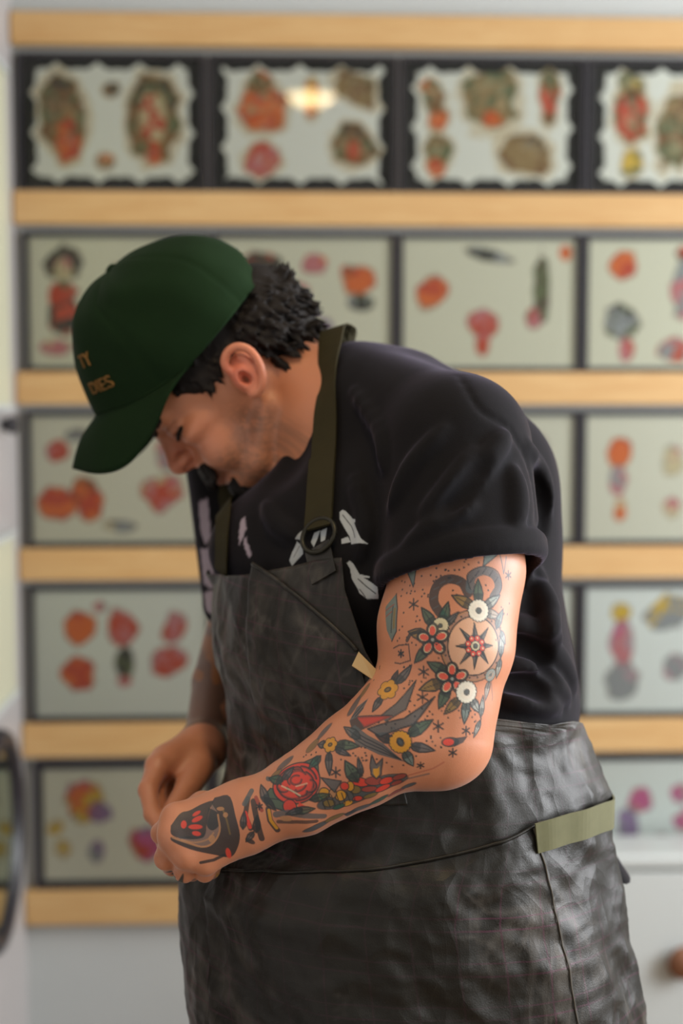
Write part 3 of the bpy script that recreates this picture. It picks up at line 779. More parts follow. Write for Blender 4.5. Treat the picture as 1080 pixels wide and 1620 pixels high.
def fold(f, pts, r, k=0.012, op='u', sink=0.0):
    P = spline(pts, 3 * len(pts)); W = march(f, P[:, 0], P[:, 1])
    ok = ~np.isnan(W[:, 0]); W = W[ok]
    if len(W) < 2: return
    n = f.grad(W); W = W + n * (sink if op == 'u' else -sink)
    m = len(W); rr = [r * (0.35 + 0.65 * math.sin(PI * (i + 0.5) / m)) for i in range(m)]
    for i in range(m - 1): f.apply(cone(W[i], W[i + 1], rr[i], rr[i + 1]), k, op)
# seams and folds of the cloth
fold(S, [(706, 566), (735, 610), (760, 649), (795, 671), (822, 705), (838, 745), (847, 800), (846, 832)], 0.0026, 0.005, 's', -0.001)
for pts, r in (([(720, 795), (750, 755), (780, 715), (798, 690)], 0.0075), ([(670, 815), (710, 770), (745, 715)], 0.006), ([(815, 830), (818, 790), (812, 745)], 0.007),
               ([(640, 870), (690, 830), (745, 800)], 0.006), ([(865, 815), (858, 760), (835, 705)], 0.006), ([(620, 800), (650, 740), (700, 680)], 0.006),
               ([(795, 985), (840, 1000), (880, 1040), (905, 1085)], 0.010), ([(788, 1050), (830, 1058), (870, 1080), (895, 1105)], 0.009),
               ([(845, 930), (858, 980), (880, 1010)], 0.008), ([(850, 905), (868, 960), (872, 1000)], 0.007), ([(800, 1105), (840, 1108), (880, 1120)], 0.008),
               ([(420, 800), (440, 830), (470, 850)], 0.006), ([(560, 620), (600, 680), (610, 740)], 0.005), ([(560, 760), (580, 830), (570, 880)], 0.006)):
    fold(S, pts, r)
for pts, r in (([(800, 1015), (845, 1030), (880, 1075)], 0.008), ([(795, 1080), (840, 1085), (865, 1100)], 0.007), ([(700, 810), (740, 770), (770, 730)], 0.006), ([(850, 860), (862, 810), (845, 760)], 0.006)):
    fold(S, pts, r, 0.012, 's')
S.apply((lo, hi, cuff_prim), 0.003)
S.apply((lo, hi, cavity_prim), 0.004, 's')
# collar band round the neck, then the neck opening
nd = H(-0.035, -0.03) - NECK0; nd /= np.linalg.norm(nd)
e1 = np.cross(nd, [0, 0, 1.0]); e1 /= np.linalg.norm(e1); e2 = np.cross(nd, e1)
NC = NECK0 + nd * 0.004
ring_pts = [NC + (e1 * math.cos(a) * 0.078 + e2 * math.sin(a) * 0.074) - nd * 0.012 * math.cos(a * 2) for a in np.linspace(0, 2 * PI, 40)]
for i in range(39): S.apply(cone(ring_pts[i], ring_pts[i + 1], 0.0075, 0.0075), 0.008)
S.apply(cone(NC + nd * 0.062, NC + nd * 0.20, 0.066, 0.090), 0.006, 's')
S.apply(cone(at(450, 585, 1.555), at(414, 702, 1.545), 0.050, 0.046), 0.02, 's')
# front tail of the shirt below the apron edge, hem
S.apply(scone(at(870, 1230, 1.60), at(986, 1400, 1.565), 0.016, 0.011, (LAT * 0.8 - CHF * 0.6) / np.linalg.norm(LAT * 0.8 - CHF * 0.6), 0.32), 0.02)
S.inter_all(lambda X, Y, Z: at(700, 1412, 1.6)[2] - Z + 0 * X + 0 * Y, 0.004)

# ------------------------------------------------------------------ trousers and shoes
trous_f = Field(axis((-0.30, 0.50, 0.006)), axis((1.25, 2.0, 0.006)), axis((0.0, 1.02, 0.006)))
T = trous_f
T.apply(scone(PELV + [0, 0, 0.03], PELV - [0, 0, 0.03], 0.125, 0.132, LAT, 0.72), 0.03)
for leg in (LEGN, LEGF):
    T.apply(cone(leg[0], leg[1], 0.105, 0.078), 0.04); T.apply(cone(leg[1], leg[2], 0.078, 0.068), 0.02)
    fold(T, [], 0) if False else None
T.inter_all(lambda X, Y, Z: 0.075 - Z + 0 * X + 0 * Y, 0.004)
def shoe(leg):
    f = Field(axis((leg[2][0] - 0.30, leg[2][0] + 0.18, 0.005)), axis((leg[2][1] - 0.25, leg[2][1] + 0.15, 0.005)), axis((-0.01, 0.16, 0.005)))
    a = np.array([leg[2][0], leg[2][1], 0.045])
    f.apply(scone(a - CHF * 0.05, a + CHF * 0.10 - [0, 0, 0.004], 0.042, 0.040, LAT, 0.95), 0.01)
    f.apply(ellip(a + CHF * 0.14 - [0, 0, 0.010], (0.065, 0.045, 0.034), np.stack([CHF, LAT, [0, 0, 1]])), 0.03)
    f.apply(cone(a - CHF * 0.02, a + [0, 0, 0.07], 0.043, 0.045), 0.03)
    f.inter_all(lambda X, Y, Z: 0.001 - Z + 0 * X + 0 * Y, 0.002)
    return f
# ------------------------------------------------------------------ cap
def h3(px, py, s=0.0): return np.array(hp(px, py, s))
front = np.array([h3(156, 657), h3(140, 620), h3(122, 570), h3(119, 512), h3(143, 460), h3(178, 428)])[:, :2]
back = np.array([h3(415, 444), h3(395, 413), h3(345, 383), h3(290, 377), h3(222, 399), h3(178, 428)])[:, :2]
sr = h3(345, 527, 0.088)
side = np.array([[sr[0], sr[1], 0.088], [sr[0] + 0.004, sr[1] + 0.035, 0.094], [sr[0] + 0.008, sr[1] + 0.080, 0.090], [0.014, front[4, 1] - 0.040, 0.072], [0.010, front[5, 1] - 0.012, 0.040], [front[5, 0], front[5, 1], 0.0]])
NT_, NP_ = 28, 144
fs, bs, ss = spline(front, NT_), spline(back, NT_), spline(side, NT_)
def cap_point(phi, t):
    """point of the cap crown in head coordinates; phi 0 = front, t 0 = rim, 1 = button"""
    x = np.clip(t, 0, 1) * (NT_ - 1)
    g = lambda a, j: np.interp(x, np.arange(NT_), a[:, j])
    c, sn = np.cos(phi), np.sin(phi)
    Ff = np.where(c > 0, g(fs, 0), g(bs, 0)); Uf = np.where(c > 0, g(fs, 1), g(bs, 1))
    Fv = g(ss, 0) + np.abs(c) * (Ff - g(ss, 0)); Sv = sn * g(ss, 2)
    Uv = g(ss, 1) + np.where(c > 0, np.abs(c) ** 2.6, c * c) * (Uf - g(ss, 1))
    return np.stack([Fv, Uv, Sv], -1)
def head_to_world(P): return HO + P[..., :1] * HF + P[..., 1:2] * HU + P[..., 2:3] * HS
cap = empty('cap', tuple(map(float, H(0.02, 0.06))))
ph, tt = np.meshgrid(np.linspace(0, 2 * PI, NP_, endpoint=False), np.linspace(0, 0.985, NT_ * 2), indexing='ij')
CP = cap_point(ph, tt)
cen = np.array([0.01, 0.09, 0.0])
rad = CP - cen; rad /= np.linalg.norm(rad, axis=-1, keepdims=True)
seam = np.zeros_like(ph)
for k in range(6):
    dphi = np.abs((ph - k * PI / 3 + PI) % (2 * PI) - PI)
    seam += np.exp(-(dphi / 0.022) ** 2) * np.clip((1 - tt) * 4, 0, 1)
def cap_wr(ph, tt): return 0.0014 * np.sin(ph * 5 + 3 * tt) * np.sin(tt * 6 + ph * 2) + 0.0007 * np.sin(ph * 11 + 7 * tt)
wr = cap_wr(ph, tt)
CP = CP + rad * (wr - 0.0012 * seam)[..., None]
# opening for the adjusting strap at the back
W = head_to_world(CP); n2 = tt.shape[1]
ids = np.arange(W.shape[0] * n2).reshape(W.shape[0], n2)
Q = []
for i in range(W.shape[0]):
    i2 = (i + 1) % W.shape[0]
    for j in range(n2 - 1):
        phi = (ph[i, 0] + PI / W.shape[0]); dph = abs((phi - PI + PI) % (2 * PI) - PI)
        if dph < 0.42 and tt[0, j] > 0.06 and tt[0, j] < 0.06 + 0.26 * math.sqrt(max(0, 1 - (dph / 0.42) ** 2)): continue
        Q.append((ids[i, j], ids[i, j + 1], ids[i2, j + 1], ids[i2, j]))
def solid(o, th, off=-1.0):
    m = o.modifiers.new('thickness', 'SOLIDIFY'); m.thickness = th; m.offset = off; return o
t = NT('cap_twill'); v = t.coord()
tw = t.n('ShaderNodeTexWave', Vector=t.coord('Object', (1, 1, 1), (0.5, 0.3, 0.8)), Scale=420.0, Distortion=1.0, Detail=1.0).outputs[1]
t.bsdf(t.mix(t.noise(v, 30, 4), rgb(17, 35, 16), rgb(22, 42, 20)), 0.92, t.bump(tw, 0.18, 0.0006), Specular__IOR__Level=0.12, Sheen__Weight=0.02, Sheen__Roughness=0.5, Sheen__Tint=(0.5, 0.7, 0.45, 1))
M['cap'] = t.m
def vecs(W): return W.reshape(-1, 3)
solid(link('crown', mesh_quads('crown', vecs(W), np.array(Q)), M['cap'], cap, True), 0.0025)
# brim
outer_h = np.array([h3(116, 742, 0.0), h3(158, 750, 0.046), h3(200, 736, 0.068), h3(238, 690, 0.083), h3(263, 628, 0.090)])
NB, NV = 49, 14
os_ = spline(outer_h, (NB + 1) // 2)
phs = np.linspace(0, 1.30, (NB + 1) // 2)
root = cap_point(phs, np.zeros_like(phs))
half = []
for j in range(NV):
    v_ = j / (NV - 1)
    p = root * (1 - v_) + os_ * v_
    p[:, 1] += 0.006 * math.sin(PI * v_) * np.cos(phs)
    half.append(p)
half = np.array(half).transpose(1, 0, 2)                    # phi, v, 3
far_half = half * [1, 1, -1]
far_half[:, :, 1] += 0.026 * (np.linspace(0, 1, NV) ** 1.0)[None, :] * np.sin(phs)[:, None]
far_half[:, :, 0] -= 0.012 * np.linspace(0, 1, NV)[None, :] * np.sin(phs)[:, None]
full = np.concatenate([far_half[::-1], half[1:]], 0)
W = head_to_world(full); ids = np.arange(W.shape[0] * NV).reshape(-1, NV)
Qb = np.stack([ids[:-1, :-1], ids[:-1, 1:], ids[1:, 1:], ids[1:, :-1]], -1).reshape(-1, 4)
brim = solid(link('brim', mesh_quads('brim', vecs(W), Qb), M['cap'], cap, True), 0.0035, 0.0)
# rim tape (sweat band edge), button, eyelets, strap
rp = head_to_world(cap_point(np.linspace(0, 2 * PI, 96, endpoint=False), np.full(96, 0.012)))
MB().tube([tuple(p) for p in rp], 0.0022, 8, True).build('rim_edge', M['cap'], cap, smooth=True)
bt = head_to_world(cap_point(np.array([0.0]), np.array([1.0])))[0]
b_ = MB().lathe([(0.0001, 0.0045), (0.005, 0.004), (0.0078, 0.0015), (0.0078, -0.002), (0.0001, -0.003)], 20)
R = Matrix(((HF[0], HS[0], HU[0]), (HF[1], HS[1], HU[1]), (HF[2], HS[2], HU[2]))).to_4x4(); R.translation = Vector(bt + HU * 0.002)
bo_ = b_.build('button', M['cap'], None, smooth=True); bo_.data.transform(R); bo_.parent = cap; bo_.matrix_parent_inverse = Matrix.Translation(cap.location).inverted()
for k in range(6):
    pc = cap_point(np.array([(k + 0.5) * PI / 3]), np.array([0.66]))[0]; nr = pc - cen; nr /= np.linalg.norm(nr)
    nw = nr[0] * HF + nr[1] * HU + nr[2] * HS; c0 = head_to_world(pc) + nw * 0.0008
    a1 = np.cross(nw, HU); a1 /= np.linalg.norm(a1); a2 = np.cross(nw, a1)
    MB().tube([tuple(c0 + 0.0034 * (a1 * math.cos(q) + a2 * math.sin(q))) for q in np.linspace(0, 2 * PI, 16, endpoint=False)], 0.0011, 6, True).build('eyelet', M['cap'], cap, smooth=True)
# embroidered lettering on the front panels
t = NT('mustard_thread'); t.bsdf(t.mix(t.noise(t.coord(), 400, 2), rgb(112, 76, 26), rgb(138, 98, 38)), 0.7); M['thread'] = t.m
def cap_text(body, phi0, t0, size, lean=0.0):
    cu = bpy.data.curves.new('lettering', 'FONT'); cu.body = body; cu.size = 1.0; cu.fill_mode = 'FRONT'; cu.align_x = 'RIGHT'
    tmp = bpy.data.objects.new('tmp', cu); COL.objects.link(tmp)
    dg = bpy.context.evaluated_depsgraph_get(); me = bpy.data.meshes.new_from_object(tmp.evaluated_get(dg))
    bpy.data.objects.remove(tmp)
    bm = bmesh.new(); bm.from_mesh(me)
    bmesh.ops.triangulate(bm, faces=bm.faces)
    bmesh.ops.subdivide_edges(bm, edges=[e for e in bm.edges if e.calc_length() > 0.2], cuts=2)
    for v_ in bm.verts:
        x, y = v_.co.x * size, v_.co.y * size
        pc = cap_point(np.array([phi0 + x / 0.098]), np.array([t0 + (y + lean * x) / 0.155]))[0]
        nr = pc - cen; nr /= np.linalg.norm(nr)
        v_.co = Vector(head_to_world(pc + nr * (0.0034 + float(cap_wr(phi0 + x / 0.098, t0 + (y + lean * x) / 0.155)))))
    bm.to_mesh(me); bm.free(); me.name = 'lettering'; me.materials.clear()
    solid(link('lettering', me, M['thread'], cap), 0.0022, 0.0)
cap_text('TY', 0.60, 0.325, 0.0165)
cap_text('DIES', 0.70, 0.165, 0.0170)
# strap
sp = head_to_world(cap_point(np.linspace(PI - 0.5, PI + 0.5, 20), np.full(20, 0.03)))
MB().tube([tuple(p - HF * 0.002) for p in sp], 0.005, 8).build('strap', M['cap'], cap, smooth=True)

# ------------------------------------------------------------------ hair
hair_f = Field(axis((-0.19, 0.10, 0.0017)), axis((1.55, 1.78, 0.0019)), axis((1.20, 1.54, 0.0017)))
Hh = hair_f
Hh.apply(ellip(H(-0.056, 0.030), (0.058, 0.064, 0.071), HFR), 0.01)
Hh.apply(ellip(H(-0.020, 0.062), (0.06, 0.034, 0.0735), HFR), 0.01)
Hh.apply(ellip(H(-0.076, 0.062), (0.044, 0.034, 0.050), HFR), 0.015)
hr = np.random.default_rng(3)
def tuft(p, d, ln, r, sag=0.0, f=None):
    d = d / np.linalg.norm(d); q = p + d * ln * 0.55; e = q + (d + sag * -UPV) * ln * 0.5
    (f or Hh).apply(cone(p, q, r, r * 0.85), 0.003); (f or Hh).apply(cone(q, e, r * 0.85, r * 0.25), 0.002)
for i in range(900):                                             # back and sides of the head
    u_, s_ = hr.uniform(-0.052, 0.085), hr.uniform(-1, 1)
    f_ = hr.uniform(-0.115, -0.004)
    n = np.array([f_ + 0.048, u_ - 0.028, 0.0]); 
    w_ = 1 - (n[0] / 0.068) ** 2 - (n[1] / 0.070) ** 2
    if w_ < 0: continue
    s_ = math.copysign(0.0725 * math.sqrt(w_), s_)
    low = -0.040 - 0.10 * max(0, f_ + 0.05)
    if u_ < low + 0.016: continue
    if f_ > -0.030 and u_ < 0.045: continue
    base = H(f_, u_, s_); nn_ = (f_ + 0.048) * HF * 0.9 + (u_ - 0.028) * HU + s_ * HS
    nn_ /= np.linalg.norm(nn_)
    d = -HU * 0.8 - HF * hr.uniform(0.1, 0.7) + nn_ * hr.uniform(0.05, 0.35) + hr.normal(0, 0.22, 3)
    tuft(base, d, hr.uniform(0.012, 0.022), hr.uniform(0.0020, 0.0032), 0.1)
for i in range(70):                                              # curls along the outline at the back
    a = hr.uniform(-0.9, 1.25)
    f_, u_ = -0.048 - 0.066 * math.cos(a), 0.028 + 0.066 * math.sin(a)
    s_ = hr.uniform(-0.03, 0.03)
    d = -HF * math.cos(a) + HU * math.sin(a) * 0.6 - HU * 0.5 + hr.normal(0, 0.35, 3)
    tuft(H(f_, u_, s_), d, hr.uniform(0.010, 0.020), hr.uniform(0.003, 0.0045), 0.2)
for i in range(46):                                              # tuft through the strap opening
    px, py = hr.uniform(418, 458), hr.uniform(436, 462)
    tuft(Hp(px, py, hr.uniform(-0.02, 0.03)), UPV * 0.9 + RGT * hr.uniform(-0.1, 0.5) + hr.normal(0, 0.2, 3), hr.uniform(0.010, 0.022), 0.0036)
for sd in (1, -1):                                               # temple and sideburn
    for px, py, r in ((290, 590, 0.012), (312, 575, 0.014), (335, 560, 0.015), (350, 545, 0.015), (330, 590, 0.010), (300, 606, 0.008), (366, 530, 0.014)):
        f_, u_, _ = hp(px, py, 0.066); svs = np.arange(0.095, 0.02, -0.002)
        hit = np.nonzero(body_f.sample(HO + f_ * HF + u_ * HU + svs[:, None] * HS) < 0)[0]; sv = svs[hit[0]] if len(hit) else 0.06
        Hh.apply(ellip(H(f_, u_, (sv - 0.001) * sd), (r * 1.2, r * 1.2, 0.005), HFR), 0.006)
    for i in range(230):
        px, py = hr.uniform(268, 372), hr.uniform(520, 640)
        lower = np.interp(px, [262, 285, 320, 342, 350, 358, 372], [630, 628, 624, 618, 590, 545, 532])
        if py > lower - 8: continue
        f_, u_, _ = hp(px, py, 0.066)
        svs = np.arange(0.095, 0.02, -0.002)
        hit = np.nonzero(body_f.sample(HO + f_ * HF + u_ * HU + svs[:, None] * HS) < 0)[0]
        sv = svs[hit[0]] if len(hit) else 0.06
        base = H(f_, u_, (sv + 0.001) * sd)
        tuft(base, -HU * 0.75 + HF * hr.uniform(-0.5, 0.7) + HS * sd * 0.12 + hr.normal(0, 0.15, 3), hr.uniform(0.009, 0.017), hr.uniform(0.0018, 0.0028), 0.0)
# moustache, chin beard, brows and lashes
FACE = {}
def face_field(n):
    if n not in FACE: FACE[n] = Field(axis((-0.19, 0.02, 0.0012)), axis((1.60, 1.73, 0.0014)), axis((1.235, 1.345, 0.0012)))
    return FACE[n]
def surf(f_, u_, s_, off=0.0):
    fv = np.arange(0.15, 0.03, -0.001)
    hit = np.nonzero(body_f.sample(HO + fv[:, None] * HF + u_ * HU + s_ * HS) < off)[0]
    return fv[hit[0]] if len(hit) else f_
for i in range(260):
    s_ = hr.uniform(-0.027, 0.027); u_ = -0.0215 - 0.10 * abs(s_) ** 1.0 * 0.35 - hr.uniform(0, 0.011)
    fv = surf(0.1, u_, s_)
    tuft(H(fv - 0.0005, u_, s_), HF * 0.30 - HU * 1.0 + HS * np.sign(s_) * (0.25 + 12 * abs(s_)) + hr.normal(0, 0.12, 3), hr.uniform(0.012, 0.019), hr.uniform(0.0019, 0.0027), 0.2, face_field('moustache'))
for i in range(260):
    s_ = hr.uniform(-0.024, 0.024); u_ = hr.uniform(-0.088, -0.058)
    fv = surf(0.1, u_, s_)
    tuft(H(fv - 0.0006, u_, s_), HF * 0.35 - HU * 0.9 + hr.normal(0, 0.15, 3), hr.uniform(0.006, 0.012), hr.uniform(0.0013, 0.0019), 0.1, face_field('chin_beard'))
for s in (1, -1):
    for i in range(40):
        q = hr.uniform(0, 1); s_ = (0.012 + 0.038 * q) * s; u_ = 0.0430 + 0.004 * math.sin(q * 2.4) + hr.uniform(-0.003, 0.003)
        fv = surf(0.1, u_, s_)
        tuft(H(fv + 0.0004, u_, s_), HS * s * 0.9 + HU * 0.15 - HF * 0.2 + hr.normal(0, 0.12, 3), hr.uniform(0.006, 0.010), 0.0018, 0.0, face_field('eyebrow%d' % s))
    for i in range(26):
        q = i / 25; s_ = (0.018 + 0.031 * q) * s; u_ = 0.0210 + 0.0010 * q
        fv = surf(0.1, u_, s_)
        tuft(H(fv - 0.0005, u_, s_), HF * 0.9 - HU * 0.8 + HS * s * 0.3, 0.005, 0.0011, 0.0, face_field('eyelashes%d' % s))
# ------------------------------------------------------------------ meshes of body and clothes
person = tag(empty('person', (float(PELV[0]), float(PELV[1]), 0)),
             'man in green cap, black T-shirt and waxed apron bending over his hands, tattooed arm forward', 'person')
def mat_cloth(name, c1, c2, rough=0.85, sheen=0.3, tint=(0.6, 0.55, 0.7, 1), weave=900):
    t = NT(name); v = t.coord()
    n = t.noise(v, weave, 2); n2 = t.noise(v, 14, 5)
    t.bsdf(t.mix(n2, c1, c2), rough, t.bump(n, 0.12, 0.0008), Sheen__Weight=sheen, Sheen__Roughness=0.45, Sheen__Tint=tint); return t.m
M['trousers'] = mat_cloth('dark_denim', rgb(36, 38, 46), rgb(44, 46, 55))
M['hair'] = None
t = NT('dark_hair'); v = t.coord('Object', (1, 1, 1))
t.bsdf(t.mix(t.noise(v, 260, 3), rgb(14, 12, 11), rgb(32, 26, 23)), 0.65, t.bump(t.noise(v, 500, 3), 0.5, 0.001), Specular__IOR__Level=0.2); M['hair'] = t.m
# trousers and shoes
V, Q = trous_f.mesh(2); V, Q = keep_largest(V, Q)
link('trousers', mesh_quads('trousers', V, Q), M['trousers'], person, True)
for leg in (LEGN, LEGF):
    V, Q = shoe(leg).mesh(1); V, Q = keep_largest(V, Q)
    so = link('shoe', mesh_quads('shoe', V, Q), mat_flat('shoe_leather', rgb(40, 36, 34), 0.4), person, True)
# hair
V, Q = hair_f.mesh(1)
link('hair', mesh_quads('hair', V, Q), M['hair'], person, True)
for nm, ff in FACE.items():
    V, Q = ff.mesh(1); nm = nm.rstrip('-1'); link(nm, mesh_quads(nm, V, Q), M['hair'], person, True)
cap.parent = person; cap.matrix_parent_inverse = Matrix.Translation(person.location).inverted()

# ------------------------------------------------------------------ apron
HULL = [shirt_f, body_f, trous_f]
def hull_d(P): return np.min([f.sample(P) for f in HULL], axis=0)
SHIRT_HULL = [shirt_f, trous_f]
def push(P, off, flds=None, it=5):
    """move points off the body so that the cloth lies on it"""
    flds = flds or SHIRT_HULL
    for _ in range(it):
        d = np.stack([f.sample(P) for f in flds]); k = d.argmin(0); dm = d.min(0)
        g = np.stack([f.grad(P, 0.006) for f in flds])[k, np.arange(len(P))]
        P = P + g * np.clip(off - dm, 0, 0.02)[:, None]
    return P
AR = np.array([  # photo y,  centre x, a (across), b (front), near edge angle, far edge angle
    [855, 602, .205, .168, -34, 42], [900, 602, .206, .176, -36, 42], [980, 612, .208, .188, -42, 44], [1035, 626, .208, .196, -47, 48],
    [1070, 636, .206, .198, -66, 60], [1095, 645, .204, .198, -100, 80], [1110, 648, .206, .198, -113, 92], [1165, 656, .212, .199, -119, 104],
    [1205, 662, .216, .206, -119, 110], [1250, 662, .219, .222, -117, 112], [1300, 656, .222, .250, -115, 113], [1345, 656, .226, .266, -116, 114], [1450, 666, .232, .268, -117, 114],
    [1600, 684, .240, .268, -119, 114], [1900, 708, .250, .270, -120, 114]])
def arow(py, j): return np.interp(py, AR[:, 0], AR[:, j])
def apron_raw(th, py):
    th = np.asarray(th, float); py = np.asarray(py, float)
    d = np.interp(py, [870, 1100, 1300, 1900], [1.615, 1.60, 1.592, 1.592])
    C = CAM + d[..., None] * (FWD + ((arow(py, 1) - 540) / FPX)[..., None] * RGT - ((py - 810) / FPX)[..., None] * UPV)
    r = np.radians(th)
    return C + LAT * (arow(py, 2) * np.sin(r))[..., None] + CHF * (arow(py, 3) * np.cos(r))[..., None]
def apron_point(th, py, off=0.0):
    """point of the apron surface: angle round the body (0 = front), photo height"""
    sh = np.shape(th); th = np.ravel(th).astype(float); py = np.ravel(np.broadcast_to(py, sh)).astype(float)
    P = apron_raw(th, py)
    P = push(P, 0.007 + 0 * th)
    r = np.radians(th); out = LAT * np.sin(r)[:, None] / 1.0 + CHF * np.cos(r)[:, None]
    u = th / 60.0; v = py / 220.0
    amp = np.clip((py - 880) / 120, 0.25, 1)
    w = 0.012 * (fbm(u * 1.0 + 5, v * 0.55 + 3, 2.2, 3, 11, True) - 0.55) + 0.007 * (fbm(u + v * 0.45, v * 0.7, 5, 3, 31, True) - 0.55)
    w += 0.006 * np.sin(u * 7 + v * 0.8) * np.clip((py - 1250) / 200, 0, 1)          # hanging folds of the skirt
    return (P + out * (w * amp + off)[:, None]).reshape(*sh, 3)
def project(P):
    q = P - CAM; d = q @ FWD
    return 540 + FPX * (q @ RGT) / d, 810 - FPX * (q @ UPV) / d
_gth, _gpy = np.meshgrid(np.linspace(-122, 40, 325), np.linspace(850, 1880, 620), indexing='ij')
_gx, _gy = project(apron_raw(_gth.ravel(), _gpy.ravel()))
def apron_inv(px, py):
    """apron coordinates (angle, height) of the spots seen at photo positions"""
    out = [np.argmin((_gx - x) ** 2 + (_gy - y) ** 2) for x, y in zip(np.atleast_1d(px), np.atleast_1d(py))]
    return _gth.ravel()[out], _gpy.ravel()[out]
def apron_line(pts, n, off):
    C2 = spline(np.array(pts, float), n); th, pp = apron_inv(C2[:, 0], C2[:, 1])
    q = np.linspace(-1, 1, n); dg = 5 if n > 60 else 3
    th = np.polyval(np.polyfit(q, th, dg), q); pp = np.polyval(np.polyfit(q, pp, dg), q)
    return th, pp, apron_point(th, pp, off)
t = NT('waxed_canvas')
uv = t.n('ShaderNodeUVMap').outputs[0]; sep = t.n('ShaderNodeSeparateXYZ', Vector=uv); obj_v = t.coord()
def lines(sock, freq, width, ph=0.0):
    f = t.math('FRACT', t.math('ADD', t.math('MULTIPLY', sock, freq), ph))
    return t.math('LESS_THAN', t.math('ABSOLUTE', t.math('SUBTRACT', f, 0.5)), width)
plaid = t.math('MAXIMUM', lines(sep.outputs[1], 5.6, 0.022), t.math('MAXIMUM', lines(sep.outputs[1], 5.6, 0.018, 0.28), lines(sep.outputs[0], 6.2, 0.02)))
cre = t.ramp(t.noise(t.coord('Object', (1, 1, 0.6)), 11, 7, 0.62, 1.6), [(0.46, (0, 0, 0, 1)), (0.70, (1, 1, 1, 1))])
big = t.ramp(t.noise(obj_v, 4.2, 4, 0.6, 0.8), [(0.47, (0, 0, 0, 1)), (0.72, (1, 1, 1, 1))])
wear_sheen = t.math('MULTIPLY', t.math('MULTIPLY', cre, big), 0.75)  # pale worn patches that also carry the wax sheen as colour
base = t.mix(t.noise(obj_v, 2.3, 3), rgb(34, 30, 23), rgb(27, 28, 26))
col = t.mix(wear_sheen, base, rgb(122, 116, 108))
def crease(scale, width, vec):      # pale fold lines: rubbed wax plus crease highlights put into the colour
    n = t.noise(vec, scale, 3, 0.5, 1.3); d = t.math('ABSOLUTE', t.math('SUBTRACT', n, 0.5))
    return t.math('SUBTRACT', 1.0, t.math('MINIMUM', t.math('DIVIDE', d, width), 1.0))
cr = t.math('MAXIMUM', crease(5.0, 0.03, t.coord('Object', (1, 1, 0.5))), t.math('MULTIPLY', crease(9.0, 0.03, t.coord('Object', (1, 1, 0.7), (0.4, 0.2, 0.6))), 0.7))
col = t.mix(t.math('MULTIPLY', t.math('MULTIPLY', cr, t.math('ADD', big, 0.04)), 0.36), col, rgb(134, 126, 118))
col = t.mix(t.math('MULTIPLY', t.math('MULTIPLY', plaid, t.math('ADD', big, 0.15)), 0.4), col, rgb(104, 46, 76))
ridge = t.n('ShaderNodeTexNoise', Vector=t.coord('Object', (1, 1, 0.55)), Scale=8.0, Detail=6.0, Roughness=0.5, Distortion=0.7, _noise_type='RIDGED_MULTIFRACTAL', _normalize=True).outputs[0]
warp = t.n('ShaderNodeVectorMath', _operation='ADD'); t.set(warp.inputs[0], t.coord('Object', (1, 1, 0.62)))
wn = t.n('ShaderNodeTexNoise', Vector=obj_v, Scale=6.0, Detail=2.0); sc_ = t.n('ShaderNodeVectorMath', _operation='SCALE'); t.set(sc_.inputs[0], wn.outputs[1]); sc_.inputs['Scale'].default_value = 0.14; t.set(warp.inputs[1], sc_.outputs[0])
vo1 = t.n('ShaderNodeTexVoronoi', Vector=warp.outputs[0], Scale=13.0).outputs[0]; vo2 = t.n('ShaderNodeTexVoronoi', Vector=warp.outputs[0], Scale=30.0).outputs[0]
crumple = t.math('ADD', t.math('MULTIPLY', vo1, 1.0), t.math('MULTIPLY', vo2, 0.35))
h = t.math('ADD', t.math('ADD', t.math('MULTIPLY', ridge, 0.50), t.math('MULTIPLY', crumple, 0.5)), t.math('MULTIPLY', t.noise(obj_v, 700, 2), 0.02))
t.bsdf(col, t.math('SUBTRACT', 0.42, t.math('MULTIPLY', wear_sheen, 0.06)), t.bump(h, 0.65, 0.018), Specular__IOR__Level=0.27)
M['canvas'] = t.m
def cloth_grid(name, TH, PY, off, mat, parent, thick=0.0016, flip=False):
    P = apron_point(TH, PY, off); n1, n2 = TH.shape
    ids = np.arange(n1 * n2).reshape(n1, n2)
    Qd = np.stack([ids[:-1, :-1], ids[:-1, 1:], ids[1:, 1:], ids[1:, :-1]], -1).reshape(-1, 4)
    if flip: Qd = Qd[:, ::-1]
    me = mesh_quads(name, P.reshape(-1, 3), Qd)
    uvl = me.uv_layers.new(name='UVMap'); li = np.empty(len(me.loops), np.int32); me.loops.foreach_get('vertex_index', li)
    UVs = np.stack([TH.ravel() / 60.0, PY.ravel() / 330.0 + TH.ravel() / 900.0], -1)[li]
    uvl.data.foreach_set('uv', UVs.astype(np.float32).ravel())
    return solid(link(name, me, mat, parent, True), thick, 0.0)
apron = empty('apron', (float(PELV[0]), float(PELV[1]), float(at(600, 1900, 1.5)[2])))
apron.parent = person; apron.matrix_parent_inverse = Matrix.Translation(person.location).inverted()
n1, n2 = 150, 190
s_ = np.linspace(0, 1, n1)[:, None]; tv = np.linspace(0, 1, n2)[None, :]
top = np.interp(s_, [0, 0.10, 0.28, 0.50, 0.68, 0.85, 1], [857, 862, 876, 893, 902, 903, 901])     # sagging upper edge of the bib
PY = top + (1880 - top) * tv ** 1.0
TH = arow(PY, 4) + (arow(PY, 5) - arow(PY, 4)) * s_
cloth_grid('apron_body', TH, PY, 0.0, M['canvas'], apron)
